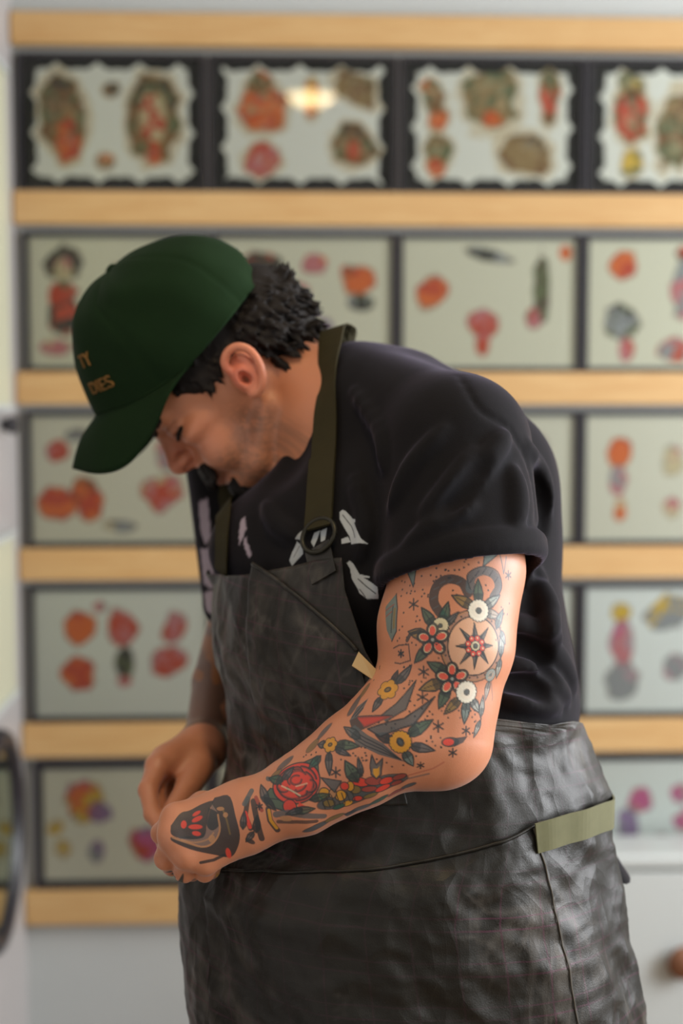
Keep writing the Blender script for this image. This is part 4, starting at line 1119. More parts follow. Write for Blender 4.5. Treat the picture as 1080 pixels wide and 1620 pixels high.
# chest pocket with its folded upper hem
hth, hpy, hem = apron_line([(568, 1027), (525, 984), (480, 946), (440, 914), (404, 890)], 70, 0.005)
tv = np.linspace(0, 1, 60)[None, :]
PY = hpy[:, None] + (1190 - hpy[:, None]) * tv
TH = hth[:, None] + 0 * tv + np.linspace(-0.0, -6.0, 60)[None, :] * np.linspace(1, 0, 70)[:, None]
cloth_grid('chest_pocket', TH, PY, 0.0032, M['canvas'], apron, flip=False)
MB().tube([tuple(p) for p in hem[::2]], 0.0024, 6).build('pocket_hem', M['canvas'], apron, smooth=True)
# big front pocket
tth, tpy, top_hem = apron_line([(840, 1304), (790, 1326), (730, 1346), (650, 1362), (560, 1372), (470, 1376), (400, 1374), (340, 1376)], 100, 0.006)
eth, epy, side_hem = apron_line([(840, 1304), (852, 1370), (866, 1440), (884, 1530), (903, 1622)], 60, 0.006)
pyn = np.linspace(0, 1, 100)
n1, n2 = 100, 100
PY = tpy[:, None] + (1700 - tpy[:, None]) * pyn[None, :]
shift = np.interp(PY, epy, eth - eth[0], right=(eth - eth[0])[-1] * 1.25)
TH = tth[:, None] + shift * np.linspace(1, 0, n1)[:, None]
cloth_grid('front_pocket', TH, PY, 0.0042, M['canvas'], apron)
MB().tube([tuple(p) for p in side_hem[::2]], 0.0008, 6).build('pocket_stitching', mat_flat('pale_thread', rgb(78, 72, 62), 0.8), apron, smooth=True)
MB().tube([tuple(p) for p in top_hem[::2]], 0.0016, 6).build('pocket_hem', M['canvas'], apron, smooth=True)

# webbing: ribbons with their own thickness
t = NT('olive_webbing'); v = t.coord()
t.bsdf(t.mix(t.noise(v, 60, 3), rgb(88, 88, 58), rgb(104, 102, 70)), 0.75, t.bump(t.n('ShaderNodeTexWave', Vector=t.coord('Object', (1, 1, 1), (0.3, 0.9, 0.2)), Scale=500.0).outputs[1], 0.2, 0.0006), Specular__IOR__Level=0.3, Sheen__Weight=0.1); M['belt'] = t.m
t = NT('dark_webbing'); v = t.coord()
t.bsdf(t.mix(t.noise(v, 60, 3), rgb(44, 40, 22), rgb(52, 47, 26)), 0.8, t.bump(t.noise(v, 700, 2), 0.15, 0.0006), Specular__IOR__Level=0.2); M['strap'] = t.m
def ribbon(name, P, N, width, thick, mat, parent, nw=5):
    P = np.asarray(P); m = len(P)
    T = np.gradient(P, axis=0); T /= np.linalg.norm(T, axis=1, keepdims=True)
    Wd = np.cross(T, N); Wd /= np.linalg.norm(Wd, axis=1, keepdims=True)
    Nn = np.cross(Wd, T)
    width = np.broadcast_to(width, (m,))
    vs, fs_ = [], []
    k = 2 * nw
    for i in range(m):
        for j in range(nw): vs.append(P[i] + Wd[i] * width[i] * (j / (nw - 1) - 0.5) + Nn[i] * thick)
        for j in range(nw)[::-1]: vs.append(P[i] + Wd[i] * width[i] * (j / (nw - 1) - 0.5))
    for i in range(m - 1):
        for j in range(k): fs_.append((i * k + j, i * k + (j + 1) % k, (i + 1) * k + (j + 1) % k, (i + 1) * k + j))
    fs_.append(tuple(range(k))); fs_.append(tuple((m - 1) * k + j for j in range(k))[::-1])
    me = mesh_np(name, vs, fs_)
    bm = bmesh.new(); bm.from_mesh(me); bmesh.ops.recalc_face_normals(bm, faces=bm.faces); bm.to_mesh(me); bm.free()
    return link(name, me, mat, parent, False)
# waist belt: stitched at the pocket corner, round the edge of the apron and about the back
bth, bpy_, Pb = apron_line([(838, 1323), (870, 1314), (905, 1304), (940, 1293), (962, 1286)], 26, 0.008)
th_b = bth[-1]; ths2 = np.linspace(th_b - 4, th_b - 115, 30)
Pc = apron_raw(ths2, np.linspace(bpy_[-1], bpy_[-1] + 12, 30)); _c = apron_raw(np.array([0.0, 180.0]), np.array([bpy_[-1]] * 2)).mean(0)
Pc = _c + (Pc - _c) * np.interp(np.arange(30), [0, 8, 29], [1.0, 0.78, 0.72])[:, None] * [1, 1, 0] + (Pc - _c) * [0, 0, 1]; Pc = push(Pc, 0.010 + np.zeros(30))
Pall = np.vstack([Pb, Pc]); Nall = np.vstack([LAT * math.sin(math.radians(a)) + CHF * math.cos(math.radians(a)) for a in np.concatenate([bth, ths2])])
for _ in range(3): Pall[1:-1] = 0.25 * Pall[:-2] + 0.5 * Pall[1:-1] + 0.25 * Pall[2:]
ribbon('belt', Pall, Nall, 0.0305, 0.0018, M['belt'], apron)

# neck straps
def strap_path(px, py, off, n=40, flds=(shirt_f, body_f)):
    C2 = spline(np.stack([px, py], -1), n); P = march(list(flds), C2[:, 0], C2[:, 1])
    ok = ~np.isnan(P[:, 0]); P = P[ok]
    for _ in range(6): P[1:-1] = 0.25 * P[:-2] + 0.5 * P[1:-1] + 0.25 * P[2:]
    P = push(P, np.full(len(P), off), list(flds), 6)
    for _ in range(2): P[1:-1] = 0.25 * P[:-2] + 0.5 * P[1:-1] + 0.25 * P[2:]
    g = np.stack([f.grad(P, 0.012) for f in flds]); d = np.stack([f.sample(P) for f in flds]); N = g[d.argmin(0), np.arange(len(P))]
    for _ in range(10): N[1:-1] = (N[:-2] + N[1:-1] + N[2:]) / 3
    return P, N
Pn, Nn_ = strap_path([526, 522, 519, 516, 513, 510, 508], [556, 600, 650, 700, 760, 810, 838], 0.003)
# the strap goes on round the back of the neck to the far shoulder
back_pts = [Pn[0], Pn[0] + np.array([0.010, 0.030, 0.028])] + [NC + nd * 0.01 + (-CHF * 0.075 + LAT * q) for q in (-0.02, 0.03)] + [FSH * 0.45 + NECK0 * 0.55 + [0, 0, 0.06]]
Bk = spline(back_pts, 26); Bk = push(Bk, np.full(26, 0.005), [shirt_f, body_f], 8)
gB = np.stack([f.grad(Bk, 0.012) for f in (shirt_f, body_f)]); dB = np.stack([f.sample(Bk) for f in (shirt_f, body_f)]); NB_ = gB[dB.argmin(0), np.arange(26)]
Pall = np.vstack([Bk[:0:-1], Pn]); Nall = np.vstack([NB_[:0:-1], Nn_])
for _ in range(6): Pall[1:-1] = 0.25 * Pall[:-2] + 0.5 * Pall[1:-1] + 0.25 * Pall[2:]; Nall[1:-1] = 0.25 * Nall[:-2] + 0.5 * Nall[1:-1] + 0.25 * Nall[2:]
ribbon('neck_strap', Pall, Nall, 0.0325, 0.002, M['strap'], apron)
k0 = int(len(Pn) * 0.56)
ribbon('strap_end', Pn[k0:] + Nn_[k0:] * 0.0022, Nn_[k0:], 0.0345, 0.002, M['strap'], apron)
Pf, Nf = strap_path([366, 360, 357, 356], [770, 810, 850, 905], 0.004, flds=(shirt_f,))
ribbon('neck_strap', Pf, Nf, 0.026, 0.002, M['strap'], apron)
# ring between strap and bib
rc_ = march([shirt_f, body_f], [509], [850])[0]; rn = shirt_f.grad(rc_[None], 0.02)[0]; rc_ = rc_ + rn * 0.006
r1 = RGT - rn * (RGT @ rn); r1 /= np.linalg.norm(r1); r2 = np.cross(rn, r1)
ringp = [tuple(rc_ + 0.0205 * (r1 * math.cos(a)) + 0.0185 * r2 * math.sin(a)) for a in np.linspace(0, 2 * PI, 40, endpoint=False)]
MB().tube(ringp, 0.0026, 8, True).build('ring', mat_flat('blackened_brass', rgb(46, 44, 34), 0.4, 0.6), apron, smooth=True)
lth, lpy = apron_inv([519], [915]); l2 = apron_point(lth, lpy, 0.003)[0]
Pl = np.linspace(rc_ - UPV * 0.012 + rn * 0.001, l2, 14)
ribbon('bib_loop', Pl, np.tile(rn, (14, 1)), 0.031, 0.002, M['canvas'], apron)
# small tan label at the end of the chest pocket
gth, gpy = apron_inv([570, 562, 595, 598], [1028, 1050, 1071, 1058])
tg = [apron_point(gth[i:i + 1], gpy[i:i + 1], o_)[0] for i, o_ in enumerate((.006, .010, .010, .006))]
solid(link('label_tag', mesh_np('label_tag', tg, [(0, 1, 2, 3)]), mat_paint('leather_tag', rgb(190, 160, 112), 0.6), apron), 0.0012, 0.0)
# ------------------------------------------------------------------ printed and tattooed colour
def L(c): return np.array([lin(x) for x in c])
IK = dict(k=(40, 45, 48), g=(44, 88, 74), r=(212, 66, 50), y=(205, 146, 44), c=(206, 196, 160), s=(78, 86, 88), o=(126, 104, 58), t=(176, 128, 88), p=(150, 118, 120), m=(150, 66, 56), w=(220, 214, 196), q=(150, 160, 152), e=(92, 120, 116))
def refine(me, sel_faces, cuts):
    bm = bmesh.new(); bm.from_mesh(me); bm.faces.ensure_lookup_table()
    ed = set()
    for i in sel_faces:
        for e in bm.faces[i].edges: ed.add(e)
    bmesh.ops.subdivide_edges(bm, edges=list(ed), cuts=cuts, use_grid_fill=True)
    for f in bm.faces: f.smooth = True
    bm.to_mesh(me); bm.free()
def vco(me):
    a = np.empty(len(me.vertices) * 3, np.float32); me.vertices.foreach_get('co', a); return a.reshape(-1, 3).astype(np.float64)
def vno(me):
    a = np.empty(len(me.vertices) * 3, np.float32); me.vertices.foreach_get('normal', a); return a.reshape(-1, 3).astype(np.float64)
def seg_d(x, y, pts):
    d = np.full(len(x), 1e9)
    for (ax, ay), (bx, by) in zip(pts[:-1], pts[1:]):
        vx, vy = bx - ax, by - ay; L2 = vx * vx + vy * vy + 1e-9
        t = np.clip(((x - ax) * vx + (y - ay) * vy) / L2, 0, 1)
        d = np.minimum(d, np.hypot(x - ax - t * vx, y - ay - t * vy))
    return d
def inside(x, y, pts):
    r = np.zeros(len(x), bool); n = len(pts)
    for i in range(n):
        (ax, ay), (bx, by) = pts[i], pts[(i + 1) % n]
        c = (ay > y) != (by > y)
        with np.errstate(divide='ignore', invalid='ignore'): r ^= c & (x < (bx - ax) * (y - ay) / (by - ay) + ax)
    return r
class Painter:
    def __init__(s, V, N, base, sub=None):
        s.idx = np.arange(len(V)) if sub is None else np.nonzero(sub)[0]
        s.V, s.N = V[s.idx], N[s.idx]; s.col = base.copy()
    def frame(s, P0, n, right=RGT, down=-UPV, scale=None, R=70):
        e1 = right - n * (right @ n); e1 /= np.linalg.norm(e1); e2 = np.cross(n, e1)
        if e2 @ down < 0: e2 = -e2
        scale = scale or ((P0 - CAM) @ FWD) / FPX
        D = s.V - P0
        q = np.nonzero((np.abs(D[:, 0]) < R * scale) & (np.abs(D[:, 2]) < R * scale))[0]; Dq = D[q]
        k = ((Dq * Dq).sum(1) < (R * scale) ** 2) & (s.N[q] @ n > 0.05); q = q[k]; Dq = Dq[k]
        s.sel = s.idx[q]; s.x = Dq @ e1 / scale; s.y = Dq @ e2 / scale
    def put(s, alpha, c, k=1.0):
        a = (np.clip(alpha, 0, 1) * k)[:, None]
        s.col[s.sel] = s.col[s.sel] * (1 - a) + L(IK[c] if isinstance(c, str) else c) * a
    def fill(s, pts, c, k=0.9):
        d = seg_d(s.x, s.y, list(pts) + [pts[0]]); ins = inside(s.x, s.y, pts)
        s.put(np.where(ins, d, -d) / 0.9 + 0.5, c, k)
    def line(s, pts, w, c='k', k=0.9): s.put((w / 2 - seg_d(s.x, s.y, pts)) / 0.9 + 0.5, c, k)
    def ell(s, x, y, rx, ry, c, ang=0.0, k=0.9):
        a = math.radians(ang); X = (s.x - x) * math.cos(a) + (s.y - y) * math.sin(a); Y = -(s.x - x) * math.sin(a) + (s.y - y) * math.cos(a)
        s.put((1 - np.hypot(X / rx, Y / ry)) * min(rx, ry) / 0.9 + 0.5, c, k)
    # motifs, all in photo pixels relative to the anchor
    def leaf(s, bx, by, tx, ty, w, c='g', k=0.9):
        dx, dy = tx - bx, ty - by; ln = math.hypot(dx, dy); ux, uy = dx / ln, dy / ln
        out = []
        for q in (0, .2, .42, .68, .88, 1): out.append((bx + dx * q - uy * w * math.sin(PI * min(1, q ** 0.75)) * .55, by + dy * q + ux * w * math.sin(PI * min(1, q ** 0.75)) * .55))
        for q in (.88, .68, .42, .2): out.append((bx + dx * q + uy * w * math.sin(PI * q ** 0.75) * .55, by + dy * q - ux * w * math.sin(PI * q ** 0.75) * .55))
        s.fill(out, c, k)
        s.fill([(bx, by), out[2], (bx + dx * .45, by + dy * .45), out[-2]], 'k', 0.75 * k)
        s.line(out + [out[0]], 2.7, 'k', k); s.line([(bx, by), (bx + dx * .8, by + dy * .8)], 1.4, 'k', k)
    def asterisk(s, x, y, r, k=0.9):
        for a in (90, 30, -30): s.line([(x - r * math.cos(math.radians(a)), y - r * math.sin(math.radians(a))), (x + r * math.cos(math.radians(a)), y + r * math.sin(math.radians(a)))], 2.8, 'k', k)
    def dots(s, pts, r=1.5):
        for x, y in pts: s.ell(x, y, r, r, 'k')
    def daisy(s, x, y, r, c='c', k=0.9, eye='k'):
        for i in range(18):
            a = 2 * PI * i / 18; s.ell(x + r * math.cos(a), y + r * math.sin(a), r * .19 + 1.2, r * .19 + 1.2, 'k', 0, k)
        for i in range(18):
            a = 2 * PI * i / 18; s.ell(x + r * .97 * math.cos(a), y + r * .97 * math.sin(a), r * .19, r * .19, c, 0, k)
        s.ell(x, y, r, r, c, 0, k); s.ell(x, y, r * .36, r * .36, eye, 0, k); s.ell(x, y, r * .14, r * .14, 's', 0, k)
    def redflower(s, x, y, r, n=5, ph=-20):
        for i in range(n):
            a = math.radians(ph + 360 * i / n); s.ell(x + r * .62 * math.cos(a), y + r * .62 * math.sin(a), r * .50, r * .42, 'k', math.degrees(a))
        s.ell(x, y, r * .5, r * .5, 'k')
        for i in range(n):
            a = math.radians(ph + 360 * i / n); s.ell(x + r * .62 * math.cos(a), y + r * .62 * math.sin(a), r * .33, r * .24, 'c', math.degrees(a)); s.ell(x + r * .58 * math.cos(a), y + r * .58 * math.sin(a), r * .30, r * .20, 'r', math.degrees(a))
        s.ell(x, y, r * .10, r * .10, 'q')
    def yflower(s, x, y, r):
        for dk in (1, 0):
            for i in range(6):
                a = 2 * PI * i / 6; s.ell(x + r * .62 * math.cos(a), y + r * .62 * math.sin(a), r * .40 + 1.6 * dk, r * .40 + 1.6 * dk, 'k' if dk else 'y')
        s.ell(x, y, r * .62, r * .62, 'y'); s.ell(x, y, r * .38, r * .30, 'k'); s.ell(x, y, r * .18, r * .13, 'o')

# ------------------------------------------------------------------ body mesh with skin and tattoos
V, Q = body_f.mesh(1); V, Q = keep_largest(V, Q)
me = mesh_quads('body', V, Q)
cen_ = V[Q].mean(1)
def near_axis(P, pts, r):
    d = np.full(len(P), 9.0)
    for a, b in zip(pts[:-1], pts[1:]):
        ba = b - a; tq = np.clip(((P - a) @ ba) / (ba @ ba), 0, 1); d = np.minimum(d, np.linalg.norm(P - a - tq[:, None] * ba, axis=1))
    return d < r
ARM = [at(722, 850, 1.44), at(709, 1020, 1.415), NEL, at(569, 1199, 1.398), NWR, at(285, 1330, 1.39)]
selm = near_axis(cen_, ARM, 0.088) & (cen_ @ FWD - CAM @ FWD < 1.50)
refine(me, np.nonzero(selm)[0], 2)
V, N = vco(me), vno(me)
q = V - HO; hf, hu, hs = q @ HF, q @ HU, q @ HS
base = np.tile(L((196, 130, 95)), (len(V), 1))
def tint(mask, c, k):
    global base
    a = (np.clip(mask, 0, 1) * k)[:, None]; base = base * (1 - a) + L(c) * a
g3 = lambda f, u, s, r: np.exp(-(((hf - f) ** 2 + (hu - u) ** 2 + (np.abs(hs) - s) ** 2) / r ** 2))
tint(g3(0.0, 0.005, 0.088, 0.028) * (np.abs(hs) > 0.076), (222, 120, 96), 0.75)        # ears
tint(g3(0.125, 0.0, 0.0, 0.024), (212, 124, 100), 0.6)                                 # nose
tint(g3(0.085, -0.005, 0.045, 0.03), (214, 140, 112), 0.5)                             # cheeks
tint(g3(0.104, -0.041, 0.010, 0.013), (178, 98, 90), 0.7)                              # lips
jaw = np.clip((-0.022 - hu) / 0.02, 0, 1) * np.clip((hf + 0.005 + 0.0) / 0.02, 0, 1) * (hu > -0.14) * (hf < 0.13)
sn_ = fbm(hf * 40, (hu + hs) * 40, 6, 3, 77)
tint(jaw * np.clip(0.35 + 1.2 * (sn_ - 0.5), 0, 1), (92, 74, 62), 0.75)               # stubble
tint(g3(0.035, -0.028, 0.055, 0.016) * (sn_ > 0.42), (96, 76, 64), 0.45)
tint(g3(0.103, 0.0235, 0.033, 0.010), (140, 84, 70), 0.6)
pt = Painter(V, N, base, near_axis(V, ARM, 0.095) & (V @ FWD < 1.56 + CAM @ FWD))
def anchor(px, py, R=60, d1=1.6):
    P0 = march(body_f, [px], [py], 1.2, d1)[0]
    n = body_f.grad(P0[None], 0.006)[0]
    pt.frame(P0, n, R=R)
    return px, py
def rel(a, pts): return [(x - a[0], y - a[1]) for x, y in pts]
P = pt
# dark bottle shape at the inner edge of the upper arm
a = anchor(622, 985, 50); r_ = lambda *p: rel(a, p)
P.fill(r_((600, 955), (625, 938), (630, 962), (628, 1000), (616, 1014), (606, 995)), 'e'); P.line(r_((625, 938), (630, 962), (628, 1000), (616, 1014)), 2.5)
P.fill(r_((622, 961), (627, 961), (625, 994), (620, 996)), 'o'); P.line(r_((602, 962), (622, 955)), 2, 'm'); P.line(r_((604, 972), (618, 966)), 2, 'm'); P.line(r_((620, 958), (616, 1000)), 2)
a = anchor(634, 1034, 40); r_ = lambda *p: rel(a, p)
P.line(r_((618, 1026), (630, 1021), (649, 1019), (652, 1044), (633, 1050), (622, 1049)), 2.2); P.asterisk(0, 0, 6); P.asterisk(0, 0, 5)
# pointed leaves under the sleeve
a = anchor(652, 914, 40); r_ = lambda *p: rel(a, p)
P.fill(r_((640, 900), (661, 894), (654, 929)), 'e'); P.line(r_((640, 900), (654, 929), (661, 894)), 2)
a = anchor(772, 888, 40); r_ = lambda *p: rel(a, p)
P.fill(r_((766, 875), (790, 876), (763, 897)), 'e'); P.line(r_((766, 875), (763, 897), (790, 876)), 2)
a = anchor(796, 892, 40); r_ = lambda *p: rel(a, p); P.line(r_((790, 878), (797, 908), (803, 880)), 2, 's')
# coiled rope
a = anchor(716, 938, 70); r_ = lambda *p: rel(a, p)
P.line([tuple(v) for v in spline(r_((699, 975), (686, 952), (690, 928), (708, 916), (730, 921), (740, 938)), 24)], 15, 'k'); 
for x, y in r_((689, 960), (686, 945), (690, 930), (700, 921), (713, 918), (726, 921)): P.line([(x - 4, y + 2), (x + 4, y - 2)], 1.6, 's', .8)
a = anchor(764, 922, 60); r_ = lambda *p: rel(a, p)
P.line([tuple(v) for v in spline(r_((742, 932), (746, 912), (764, 903), (784, 910), (792, 928), (782, 944)), 24)], 14, 's')
P.line([tuple(v) for v in spline(r_((742, 932), (739, 908), (764, 896), (790, 904), (799, 928), (788, 948)), 24)], 2, 'k'); 
for x, y in r_((745, 918), (754, 907), (766, 903), (778, 907), (788, 917)): P.line([(x - 3, y + 4), (x + 3, y - 4)], 1.8, 'k', .8)
# compass medallion
a = anchor(752, 1022, 90); r_ = lambda *p: rel(a, p)
P.ell(0, 0, 55, 58, 'k'); P.ell(0, 0, 53, 56, 't'); P.ell(0, 0, 51, 54, 'p', 0, .35)
for i in range(22): P.ell(48.5 * math.cos(i * .2856), 51 * math.sin(i * .2856), 1.7, 1.7, 'k')
P.ell(0, 0, 45, 48, 'k'); P.ell(0, 0, 42.5, 45.5, (206, 160, 128), 0, 1)
for i in range(8):
    q_ = i * PI / 4 + PI / 2; rr = 37 if i % 2 == 0 else 40
    tip = (rr * .86 * math.cos(q_), rr * math.sin(q_)); l1 = (13 * math.cos(q_ - .40), 13 * math.sin(q_ - .40)); l2 = (13 * math.cos(q_ + .40), 13 * math.sin(q_ + .40))
    P.fill([l1, tip, l2, (0, 0)], 's'); P.fill([l1, tip, (0, 0)], 'k'); P.line([l1, tip, l2], 1.8)
P.ell(0, 0, 18, 18, 'k')
for i in range(8): P.ell(12.5 * math.cos(i * PI / 4 + .3), 12.5 * math.sin(i * PI / 4 + .3), 4.2, 4.2, 'r'); P.ell(13.5 * math.cos(i * PI / 4 + .3), 13.5 * math.sin(i * PI / 4 + .3), 1.6, 1.6, 'c')
P.ell(0, 0, 7.2, 7.2, 'c'); P.ell(0, 0, 4.6, 4.6, 'k'); P.ell(0, 0, 2, 2, 's')
# daisy above it
a = anchor(757, 966, 62); r_ = lambda *p: rel(a, p)
P.leaf(0, -10, -1, -50, 15, 'g'); P.leaf(-8, -5, -42, -24, 16, 'o'); P.leaf(8, -4, 40, -26, 14, 'q'); P.leaf(8, 2, 42, 8, 14, 'q', .7); P.daisy(0, 0, 15, 'w')
# red flower with half daisy, left
a = anchor(684, 1012, 72); r_ = lambda *p: rel(a, p)
P.leaf(4, -20, -20, -52, 15, 'g'); P.leaf(14, -22, 24, -60, 15, 'g'); P.leaf(-8, -6, -42, -14, 17, 'o'); P.line([(-22, -14), (-38, -10), (-44, 0)], 6, 'k'); P.leaf(-6, 10, -32, 36, 15, 'g'); P.leaf(16, -18, 40, -44, 10, 's')
P.daisy(12, -22, 11, 'c'); P.redflower(0, 0, 25)
# red flower and pale daisy, lower
a = anchor(715, 1074, 70); r_ = lambda *p: rel(a, p)
P.leaf(-8, -10, -39, -26, 17, 'g'); P.leaf(-12, 4, -52, 18, 17, 'o'); P.leaf(-6, 12, -22, 47, 16, 'g'); P.redflower(0, 0, 25)
a = anchor(738, 1095, 60); r_ = lambda *p: rel(a, p)
P.leaf(-10, 8, -37, 34, 14, 'o'); P.leaf(0, 12, -4, 50, 14, 'e'); P.leaf(8, 10, 24, 34, 13, 'q'); P.daisy(0, 0, 15, 'w')
a = anchor(776, 1068, 45); P.leaf(-2, 8, -14, 38, 10, 'q', .7); P.daisy(0, 0, 9, 'q', .6, 's'); P.line([(2, 10), (4, 40), (-6, 62)], 2, 's', .6)
# asterisks and dots scattered between
for x, y, r in ((654, 956, 9), (804, 910, 7), (670, 1063, 9), (668, 1103, 9), (693, 1149, 9), (737, 1156, 7), (716, 1191, 7), (665, 1211, 6), (531, 1222, 8)):
    anchor(x, y, 16); P.asterisk(0, 0, r)
DT = [(840, 230), (905, 225), (945, 237), (925, 267), (1012, 185), (703, 327), (735, 352), (695, 373), (860, 355), (885, 378), (712, 492), (808, 517), (800, 553), (827, 545), (703, 590), (668, 692), (800, 722), (715, 880), (757, 870), (735, 908)]
DT = [(480 + x / 4.5, 860 + y / 4.5) for x, y in DT]
D3 = [(355, 160), (397, 150), (375, 187), (480, 262), (510, 237), (520, 508), (538, 475), (557, 495), (668, 520), (410, 565), (440, 555), (265, 608), (285, 592), (430, 433), (398, 402), (515, 685), (547, 652), (557, 690), (440, 793), (350, 858), (232, 840), (270, 868), (745, 468), (840, 517), (860, 495), (55, 805), (85, 790), (90, 822), (160, 815)]
DT += [(560 + x / 4.5, 1020 + y / 4.5) for x, y in D3] + [(722, 941), (716, 934), (768, 926), (772, 934), (690, 899), (704, 902), (719, 902), (741, 893), (757, 890)]
for x, y in DT: anchor(x, y, 8); P.dots([(0, 0)], 1.7)
# yellow flowers
a = anchor(613, 1091, 62); P.leaf(-10, 10, -28, 32, 12, 's'); P.leaf(14, -6, 46, -28, 13, 's'); P.leaf(8, -10, 20, -28, 10, 'k'); P.yflower(0, 0, 17)
a = anchor(522, 1178, 60); P.leaf(8, 2, 48, 9, 15, 'g'); P.leaf(-2, 10, -7, 46, 11, 's'); P.leaf(-8, -2, -24, -6, 12, 's'); P.leaf(8, 8, 32, 22, 9, 's'); P.yflower(0, 0, 12)
a = anchor(633, 1174, 66); P.leaf(10, -10, 51, -34, 17, 'g'); P.leaf(14, 5, 54, 15, 14, 's'); P.leaf(6, 14, 20, 40, 15, 'e'); P.leaf(-12, -2, -40, -10, 14, 'k'); P.daisy(0, 0, 15, 'y'); P.ell(0, 0, 6, 8, 'k', -30); P.ell(0, 0, 3, 5, 's', -30)
# swallow
a = anchor(590, 1140, 110); r_ = lambda *p: rel(a, p)
P.fill(r_((600, 1136), (628, 1116), (660, 1080), (643, 1126), (612, 1144)), 's'); P.line(r_((600, 1136), (628, 1116), (660, 1080), (643, 1126), (612, 1144)), 2.2)
P.fill(r_((580, 1152), (640, 1140), (686, 1107), (652, 1150), (600, 1166)), 's'); P.line(r_((580, 1152), (640, 1140), (686, 1107), (652, 1150), (600, 1166), (580, 1152)), 2.6)
P.fill(r_((546, 1134), (560, 1128), (624, 1134), (600, 1144), (576, 1151), (556, 1158)), 'k'); P.fill(r_((560, 1130), (622, 1136), (598, 1144), (574, 1149)), 'm'); P.fill(r_((562, 1133), (610, 1137), (592, 1143), (575, 1146)), 'r', .6)
P.fill(r_((547, 1151), (557, 1143), (580, 1162), (603, 1176), (628, 1203), (593, 1192), (560, 1174)), 's')
for o_ in (0, 6, 12): P.line(r_((552, 1150 + o_), (575, 1166 + o_), (600, 1180 + o_ * .8), (624, 1200)), 1.8)
P.fill(r_((546, 1134), (556, 1112), (578, 1100), (570, 1118), (560, 1130)), 's'); P.line(r_((550, 1128), (574, 1104)), 2); P.line(r_((556, 1128), (570, 1116)), 2)
# small comet
a = anchor(712, 1174, 40); P.ell(0, 0, 15, 8, 'k'); P.ell(-3, 0, 9, 5.5, 'r'); P.fill([(8, -6), (30, -8), (22, 2), (6, 8)], 'k')
a = anchor(668, 1222, 40); P.line([(-30, 6), (-8, 0), (16, -6), (34, -16)], 3, 'm', .5); P.line([(-24, 12), (10, 4)], 4, 's', .6)
# rose
a = anchor(468, 1238, 90); r_ = lambda *p: rel(a, p)
P.fill(r_((411, 1258), (424, 1244), (446, 1250), (446, 1280), (428, 1274)), 'g'); P.line(r_((411, 1258), (424, 1244), (446, 1250)), 2); P.line(r_((411, 1258), (428, 1274), (446, 1280)), 2); P.line(r_((414, 1258), (444, 1264)), 1.6)
P.fill(r_((480, 1206), (504, 1198), (506, 1228), (490, 1230)), 'g'); P.line(r_((480, 1206), (504, 1198), (506, 1228)), 2)
P.ell(0, 0, 41, 33, 'k', -15); P.ell(0, 0, 38.5, 30.5, 'r', -15)
for cx_, cy_, r0, a0, a1_, c_ in ((0, -4, 9, 0, 300, 'k'), (2, -6, 16, 140, 330, 'k'), (0, 0, 17, 20, 150, 'k'), (-2, -2, 24, 170, 300, 'k'), (4, 2, 25, -60, 60, 'k'), (-4, 4, 26, 70, 170, 'k'), (0, 0, 32, 190, 260, 'k'), (2, 0, 32, 280, 350, 'k'), (0, 2, 31, 20, 90, 'k'), (-20, 4, 12, 60, 240, 'k'), (22, 6, 11, -80, 110, 'k'), (0, -18, 9, 180, 360, 'k'), (8, 14, 9, 0, 200, 'k'), (-10, -16, 8, 120, 320, 'k')):
    arc = [(cx_ + r0 * math.cos(math.radians(g_)), cy_ + r0 * .82 * math.sin(math.radians(g_))) for g_ in np.linspace(a0, a1_, 14)]
    P.line(arc, 3.4, 'k', .9); P.line([(x * .93, y * .93) for x, y in arc], 2.2, 'm', .6)
P.line([(-24, 4), (-8, 12), (6, 20)], 2.6, 'c', .6); P.line([(0, 6), (18, 2)], 2.4, 'c', .5)
P.ell(-12, 36, 12, 11, 'k'); P.ell(-12, 36, 10, 9.5, 'r'); P.fill([(4, 30), (22, 42), (-2, 42)], 'r')
# skull and flames, underside of the forearm
a = anchor(572, 1246, 110); r_ = lambda *p: rel(a, p)
def blob(a, items, k=.9):
    for x, y, rx, ry, c, g_ in items:
        P.ell(x - a[0], y - a[1], rx + 1.8, ry + 1.8, 'k', g_, k); P.ell(x - a[0], y - a[1], rx, ry, c, g_, k)
blob(a, [(600, 1244, 46, 14, 's', -14), (545, 1268, 44, 14, 's', -14)], .8)
blob(a, [(568, 1236, 15, 7, 'r', 12), (592, 1236, 14, 7, 'm', 8), (612, 1238, 11, 6, 'r', -12), (632, 1232, 11, 5, 'm', -22), (584, 1250, 12, 5, 'm', 0), (606, 1252, 12, 5, 'r', -20), (628, 1245, 9, 4, 'm', -24), (562, 1250, 8, 7, 'o', 0),
          (513, 1257, 8, 8, 'y', 0), (539, 1261, 8, 9, 'y', 0), (554, 1244, 5, 8, 'y', 0), (526, 1257, 5, 7, 't', 0), (520, 1274, 9, 6, 'o', 0), (550, 1277, 8, 5, 'y', -20), (566, 1268, 7, 5, 'r', 0), (536, 1282, 9, 4, 'g', -20), (545, 1244, 6, 6, 'r', 0), (586, 1264, 11, 4, 'o', -18)])
for i in range(7): P.line(r_((508 + i * 8, 1264 - i * 2), (514 + i * 8, 1284 - i * 2)), 1.8)
for px_, py_, its in ((585, 1272, [(570, 1280, 18, 6, 's', -20), (600, 1268, 16, 5, 'g', -22), (548, 1290, 16, 6, 'k', -20)]), (510, 1304, [(500, 1306, 22, 6, 's', -15), (530, 1296, 16, 5, 'o', -18)]), (626, 1252, [(626, 1254, 14, 4, 'm', -25), (646, 1240, 12, 4, 's', -30)])):
    a = anchor(px_, py_, 45); blob(a, its, .8)
